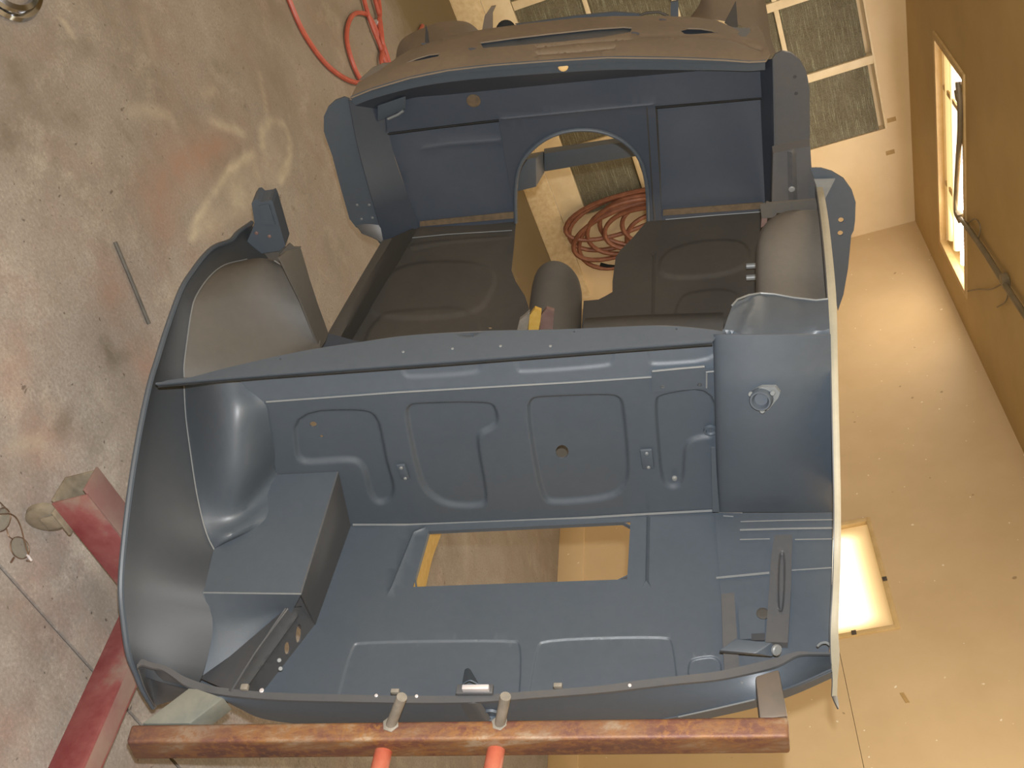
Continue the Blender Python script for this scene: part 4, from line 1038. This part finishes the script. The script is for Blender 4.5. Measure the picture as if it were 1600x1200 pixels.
# tunnel stub
rows = []
for yy, ra2 in ((.14, .075), (.5, .075), (.76, .072), (.835, .068), (.85, .060)):
    c = np.array((.070, yy, -.045))
    rows.append([c + np.array((ra2 * math.cos(a), 0, (ra2 + .035) * math.sin(a))) for a in np.linspace(math.pi * 1.02, -.02 * math.pi, 13)])
loft('propshaft_tunnel', rows, M_DUST2, car, nu=26, nv=22, thick=.004)
for xa, xb, m_ in ((806, 824, M_PIN), (822, 842, M_YEL), (840, 862, M_RUSTPATCH)):
    sheet('tunnel_patch', [(xa, 524), (xa + 6, 492 if xa > 810 else 500), (xa + 14, 482 if xa > 810 else 494), (xb + 4, 486), (xb + 1, 524)], pm('y', .56), m_, car, step=10, thick=.01)

# ---- firewall with the gearbox arch
YF = 1.165
ARCH = [(1013, 347), (1012, 300), (1008, 272), (1001, 250), (987, 231), (966, 215), (936, 204), (905, 202), (874, 207), (848, 219), (826, 238), (812, 258), (807, 280), (805, 310), (806, 348)]
FWO = [(600, 168), (640, 150), (900, 124), (1187, 97), (1190, 152), (1024, 166), (1034, 345)] + ARCH + [(806, 348), (779, 186), (606, 207)]
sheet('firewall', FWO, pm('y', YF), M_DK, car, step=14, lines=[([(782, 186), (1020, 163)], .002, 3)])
ap = chaikin(ARCH, 2, False)
tube('arch_flange', [on(x, y, 'y', YF - .006) for x, y in ap], .006, M_PR, car, 8)
loft('arch_return', [[on(x, y, 'y', YF) for x, y in ap], [on(x, y, 'y', YF) + np.array((0, .03, 0)) for x, y in ap]], M_DK, car, nu=50, nv=2, curve_v=False)
disc('brown_grommet', on(740, 157, 'y', YF), (0, -1, 0), .020, .003, M_LEAF, car, n=20)
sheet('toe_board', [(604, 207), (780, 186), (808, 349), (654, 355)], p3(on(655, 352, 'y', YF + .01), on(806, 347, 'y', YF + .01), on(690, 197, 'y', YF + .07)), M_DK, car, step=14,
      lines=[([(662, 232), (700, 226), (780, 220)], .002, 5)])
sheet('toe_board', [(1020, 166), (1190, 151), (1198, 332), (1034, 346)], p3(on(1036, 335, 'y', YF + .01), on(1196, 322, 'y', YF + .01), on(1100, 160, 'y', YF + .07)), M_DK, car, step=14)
loft('toe_board_side', [[on(1011, 167, 'y', YF - .002), on(1022, 345, 'y', YF - .002)], [on(1027, 167, 'y', YF + .066), on(1036, 340, 'y', YF + .012)]], M_FLR, car, nu=6, nv=4, curve_u=False, curve_v=False)
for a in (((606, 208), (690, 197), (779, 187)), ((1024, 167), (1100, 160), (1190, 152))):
    tube('panel_gap_shade', [on(x, y + 1.5, 'y', YF - .001) for x, y in a], .0022, M_RUBBER_SHADE, car, 6)  # black tubes paint the shadow gaps above the toe boards
loft('toe_weld', [[on(656, 354, 'y', YF - .005), on(805, 341, 'y', YF - .005)], [on(656, 346, 'y', YF), on(803, 331, 'y', YF)]], M_LEAF, car, nu=6, nv=3, curve_u=False)
loft('toe_weld', [[on(1036, 337, 'y', YF - .005), on(1194, 326, 'y', YF - .005)], [on(1036, 328, 'y', YF), on(1192, 316, 'y', YF)]], M_LEAF, car, nu=6, nv=3, curve_u=False)
# kick panels
loft('kick_panel', [[on(545, 156, 'y', 1.08), on(562, 240, 'y', 1.08), on(600, 376, 'y', 1.08)], [on(602, 165, 'y', 1.166), on(615, 240, 'y', 1.18), on(656, 355, 'y', 1.17)]], M_DK, car, nu=16, nv=6, curve_v=False)
loft('kick_panel', [[on(1207, 92, 'y', 1.08), on(1209, 200, 'y', 1.08), on(1210, 320, 'y', 1.08)], [on(1186, 95, 'y', 1.166), on(1190, 200, 'y', 1.19), on(1196, 332, 'y', 1.17)]], M_DK, car, nu=16, nv=6, curve_v=False)
hexa('pedal_bracket', [on(590, 190, 'y', 1.14), on(634, 170, 'y', 1.14), on(634, 170, 'y', 1.163), on(590, 190, 'y', 1.163), on(590, 165, 'y', 1.12), on(634, 150, 'y', 1.12), on(634, 150, 'y', 1.163), on(590, 165, 'y', 1.163)], M_PR, car, .002)
tube('bracket_edge', [on(606, 186, 'y', 1.135), on(622, 179, 'y', 1.13), on(630, 173, 'y', 1.13)], .004, M_EDGE, car, 6)

# ---- scuttle / dash top with its slots
REAR = [(540, 155), (548, 152), (580, 139), (640, 121), (700, 109), (770, 101), (850, 95), (950, 89), (1050, 90), (1130, 93), (1170, 96), (1196, 95), (1210, 88)]
TOPS = [(540, 150), (560, 128), (590, 112), (620, 90), (640, 78), (700, 56), (760, 45), (820, 37), (900, 28), (960, 25), (1040, 25), (1090, 27), (1120, 32), (1146, 43), (1165, 56), (1180, 48), (1186, 40), (1210, 85)]
rx, ry_ = np.array(REAR).T; tx, ty = np.array(TOPS).T
def scut(px, py):
    r_ = np.interp(px, rx, ry_); t_ = (r_ - py) / 75.0
    return 1.075 + .36 * max(t_, -.1) - .05 * math.sin(min(max(t_, 0), 1) * math.pi)
out = REAR[1:-1] + [(1203, 84), (1192, 52), (1184, 40), (1177, 45), (1166, 56)] + [(x, y) for x, y in TOPS if 545 < x < 1160][::-1]
sheet('scuttle_top', out, ym(scut), M_DUST, car, step=10, thick=.004,
      holes=[[(750, 66), (800, 59), (860, 52), (930, 44.5), (975, 41.5), (988, 43), (985, 50), (940, 58), (880, 64.5), (800, 71.5), (755, 75)],
             [(634, 98), (650, 91), (670, 85), (688, 83), (684, 88), (660, 93)],
             [(1062, 47), (1075, 43.5), (1095, 44), (1112, 47), (1123, 51.5), (1100, 51.5), (1070, 51)],
             [(1150, 50), (1158, 48.5), (1167, 51), (1167, 57), (1158, 57)]],
      lines=[([(840, 73), (900, 66), (985, 60)], -.004, 2.5), ([(840, 84), (900, 80), (960, 74)], -.004, 2.5), ([(1000, 55), (1080, 53), (1140, 59), (1190, 76)], -.006, 5)])
sheet('demister_duct', [(740, 66), (985, 36), (992, 50), (890, 66), (745, 78)], ym(lambda x, y: scut(x, y) + .022), M_PR, car, step=14, thick=.003)
sheet('duct_bracket', [(1050, 42), (1080, 38), (1172, 44), (1172, 62), (1050, 56)], ym(lambda x, y: scut(x, y) + .05), M_PR, car, step=14, thick=.003)
sheet('duct_bracket', [(625, 98), (690, 78), (695, 88), (640, 104)], ym(lambda x, y: scut(x, y) + .04), M_DK, car, step=14, thick=.003)
for q in ((664, 69), (739, 77), (993, 52), (1036, 31.5)): disc('scuttle_slot', on(*q, 'y', scut(*q)), RC.T @ nrm(CAM - cw(on(*q, 'y', scut(*q)))), .012, .001, M_DARK, car, n=10, ry=.004)
# rolled rear edge of the scuttle
d0 = [on(x, y, 'y', scut(x, y)) for x, y in REAR[1:-1]]
d1_ = [on(x, y + h_, 'y', scut(x, y) + .004) for (x, y), h_ in zip(REAR[1:-1], (3, 4, 6, 8, 9, 9, 9, 8, 6, 4, 3))]
loft('scuttle_edge', [d0, d1_], M_EDGE if False else M_PR, car, nu=60, nv=3, curve_v=False)
fwx, fwy = (600, 640, 900, 1187), (168, 150, 124, 97)
m1_ = [q + np.array((0, .012, -.028)) for q in d1_]
e1_ = [on(max(x, 602), np.interp(x, fwx, fwy) + 5, 'y', YF + .004) for (x, y) in REAR[1:-1]]
loft('scuttle_brace', [[q + np.array((0, .006, -.001)) for q in d1_], m1_], M_PR, car, nu=50, nv=3, curve_v=False)
loft('scuttle_underside', [m1_, e1_], M_DK, car, nu=50, nv=4, curve_v=False)
disc('rusty_hole_plug', on(880, 103, 'y', 1.09), (0, -1, .3), .014, .004, M_TAPE, car, n=14)

# ---- front door-hinge plates
PL = [(506, 205), (506, 182), (513, 167), (524, 157), (538, 152), (546, 155), (553, 190), (566, 250), (585, 320), (600, 372), (600, 390), (590, 376), (572, 362), (556, 355), (546, 342), (534, 300), (519, 243), (509, 215)]
sheet('hinge_plate', PL, pm('y', 1.09), M_PR, car, step=12, thick=.006, holes=[])
for q in ((558, 320), (577, 320), (565, 342), (582, 340)): disc('plate_rivet', on(*q, 'y', 1.09), (0, -1, 0), .004, .002, M_EDGE, car, n=8)
loft('plate_foot', [[on(556, 352, 'y', 1.085), on(575, 350, 'y', 1.085), on(594, 352, 'y', 1.085)], [on(566, 364, 'y', 1.05), on(585, 372, 'y', 1.05), on(600, 382, 'y', 1.05)]], M_PRD, car, nu=8, nv=5)
PR = [(1205, 96), (1211, 85), (1222, 80), (1236, 83), (1250, 94), (1260, 112), (1265, 138), (1265.5, 200), (1265, 240), (1240, 245), (1210, 330), (1207, 200)]
sheet('hinge_plate', PR, pm('y', 1.09), M_PRD, car, step=12, thick=.006)
for q in ((1242, 120), (1244, 146)): disc('plate_hole', on(*q, 'y', 1.09), (0, -1, 0), .005, .001, M_DARK, car, n=8)

# ---- front end beyond the scuttle
IW = [(622, 92), (622, 68), (632, 56), (650, 47), (665, 38), (668, 52), (670, 38), (680, 33), (700, 31), (728, 34), (742, 41), (751, 50), (752, 60), (700, 75), (650, 90)]
loft('inner_wing', [[on(x, y, 'y', 1.62) for x, y in ((617, 100), (622, 72), (634, 57), (660, 44), (690, 34), (728, 34), (750, 50), (756, 62))],
                    [on(x, y, 'y', 1.48) for x, y in ((640, 100), (645, 85), (655, 75), (675, 66), (700, 60), (728, 58), (745, 64), (752, 72))]], M_DUST, car, nu=40, nv=8)
sheet('inner_wing_web', [(664, 66), (665, 38), (669, 50), (671, 70)], pm('y', 1.46), M_FLR, car, step=8)
loft('inner_wing', [[on(x, y, 'y', 1.66) for x, y in ((1076, 30), (1092, 8), (1104, -18), (1140, -26), (1186, -18), (1197, 10), (1205, 60), (1212, 84))],
                    [on(x, y, 'y', 1.50) for x, y in ((1080, 40), (1100, 34), (1120, 30), (1140, 34), (1160, 40), (1176, 48), (1190, 66), (1200, 90))]], M_DUST, car, nu=40, nv=8)
sheet('inner_wing_web', [(1132, 36), (1150, 2), (1153, 42), (1145, 44)], pm('y', 1.48), M_FLR, car, step=8)
sheet('inner_wing_tip', [(560, 126), (582, 106), (598, 99), (612, 98), (604, 104), (598, 112), (590, 120)], pm('y', 1.30), M_DUST, car, step=8)
sheet('bonnet_tab', [(753, 48), (757, 26), (768, 10), (775, 9), (770, 20), (770, 46)], pm('y', 1.55), M_DUST, car, step=8, thick=.004)
disc('black_wiper_seal', on(791, 47, 'y', 1.50), (0, -1, .3), .030, .02, M_RUBBER_SHADE, car, n=20)
sheet('wiper_plate', [(805, 38), (825, 36), (900, 25), (960, 19), (1000, 22), (1005, 30), (900, 30), (822, 42)], pm('y', 1.52), M_PR, car, step=12, thick=.006)
sheet('bonnet_tab', [(1048, 4), (1060, 2), (1060, 26), (1048, 26)], pm('y', 1.52), M_PR, car, step=10, thick=.01)
tube('loom_stub', [on(x, y, 'y', 1.5) for x, y in ((1000, 24), (1010, 20), (1030, 19), (1044, 25))], .004, M_FLR, car, 6)
# engine bay rails seen through the arch
hexa('front_cross_member', [on(850, 268, 'y', 1.86), on(1030, 238, 'y', 1.86), on(1030, 238, 'y', 1.95), on(850, 268, 'y', 1.95), on(850, 240, 'y', 1.86), on(1030, 214, 'y', 1.86), on(1030, 206, 'y', 1.95), on(850, 232, 'y', 1.95)], M_PR, car, .004)
hexa('chassis_rail', [on(804, 300, 'y', 1.50), on(838, 292, 'y', 1.50), on(852, 268, 'y', 1.9), on(830, 272, 'y', 1.9), on(804, 252, 'y', 1.50), on(838, 246, 'y', 1.50), on(850, 236, 'y', 1.9), on(828, 240, 'y', 1.9)], M_PR, car, .004)
hexa('chassis_rail', [on(1040, 300, 'y', 1.50), on(1080, 292, 'y', 1.50), on(1060, 250, 'y', 1.9), on(1028, 255, 'y', 1.9), on(1040, 252, 'y', 1.50), on(1080, 246, 'y', 1.50), on(1060, 215, 'y', 1.9), on(1028, 220, 'y', 1.9)], M_PR, car, .004)

tube('rope_hook', crom([on(x, y, 'z', .10) for x, y in ((1277, 1010), (1283, 1005), (1291, 1004), (1297, 1008))], 10), .0025, M_EDGE, car, 6)

# ---- small fittings belong to the panel they were made for (thing > part > sub-part)
SMALL = ('rivet', 'bolt_head', 'cap_plug', 'stay_clip', 'plate_weld', 'bulkhead_seam_bead', 'floor_seam_bead', 'cutout_flange', 'deck_flange', 'deck_front_flange', 'deck_gap_shade',
         'arch_seam_bead', 'pillar_face', 'red_overspray_bolt', 'shelf_bead', 'body_mount_tab', 'filler_neck', 'wing_edge_bead', 'pillar_bolt', 'splash_gusset', 'fold_highlight_bead',
         'cable_grommet', 'hinge_bolt', 'valance_edge_bead', 'bright_rivet', 'stop_tab', 'lock_hole', 'arch_flange', 'arch_return', 'brown_grommet', 'panel_gap_shade', 'toe_weld', 'bracket_edge',
         'scuttle_slot', 'plate_rivet', 'plate_hole', 'plate_foot', 'inner_wing_web', 'striker_plate', 'striker_cone', 'rusty_hole_plug', 'latch_prong', 'pin_nut', 'clip')
def nest(root):
    h = None
    for o in ORDER:
        if o.parent is not root or o.type != 'MESH': continue
        if o.name.split('.')[0] in SMALL:
            if h is not None: o.parent = h
        else: h = o
nest(car); nest(rs)
for o in car.children_recursive:
    if o.name.startswith('tunnel_patch') and o.data.materials[0] is M_YEL: o['label'] = 'yellow marked band'
    if o.name.startswith('scuttle_top'): o['label'] = 'scuttle top under brown overspray dust'
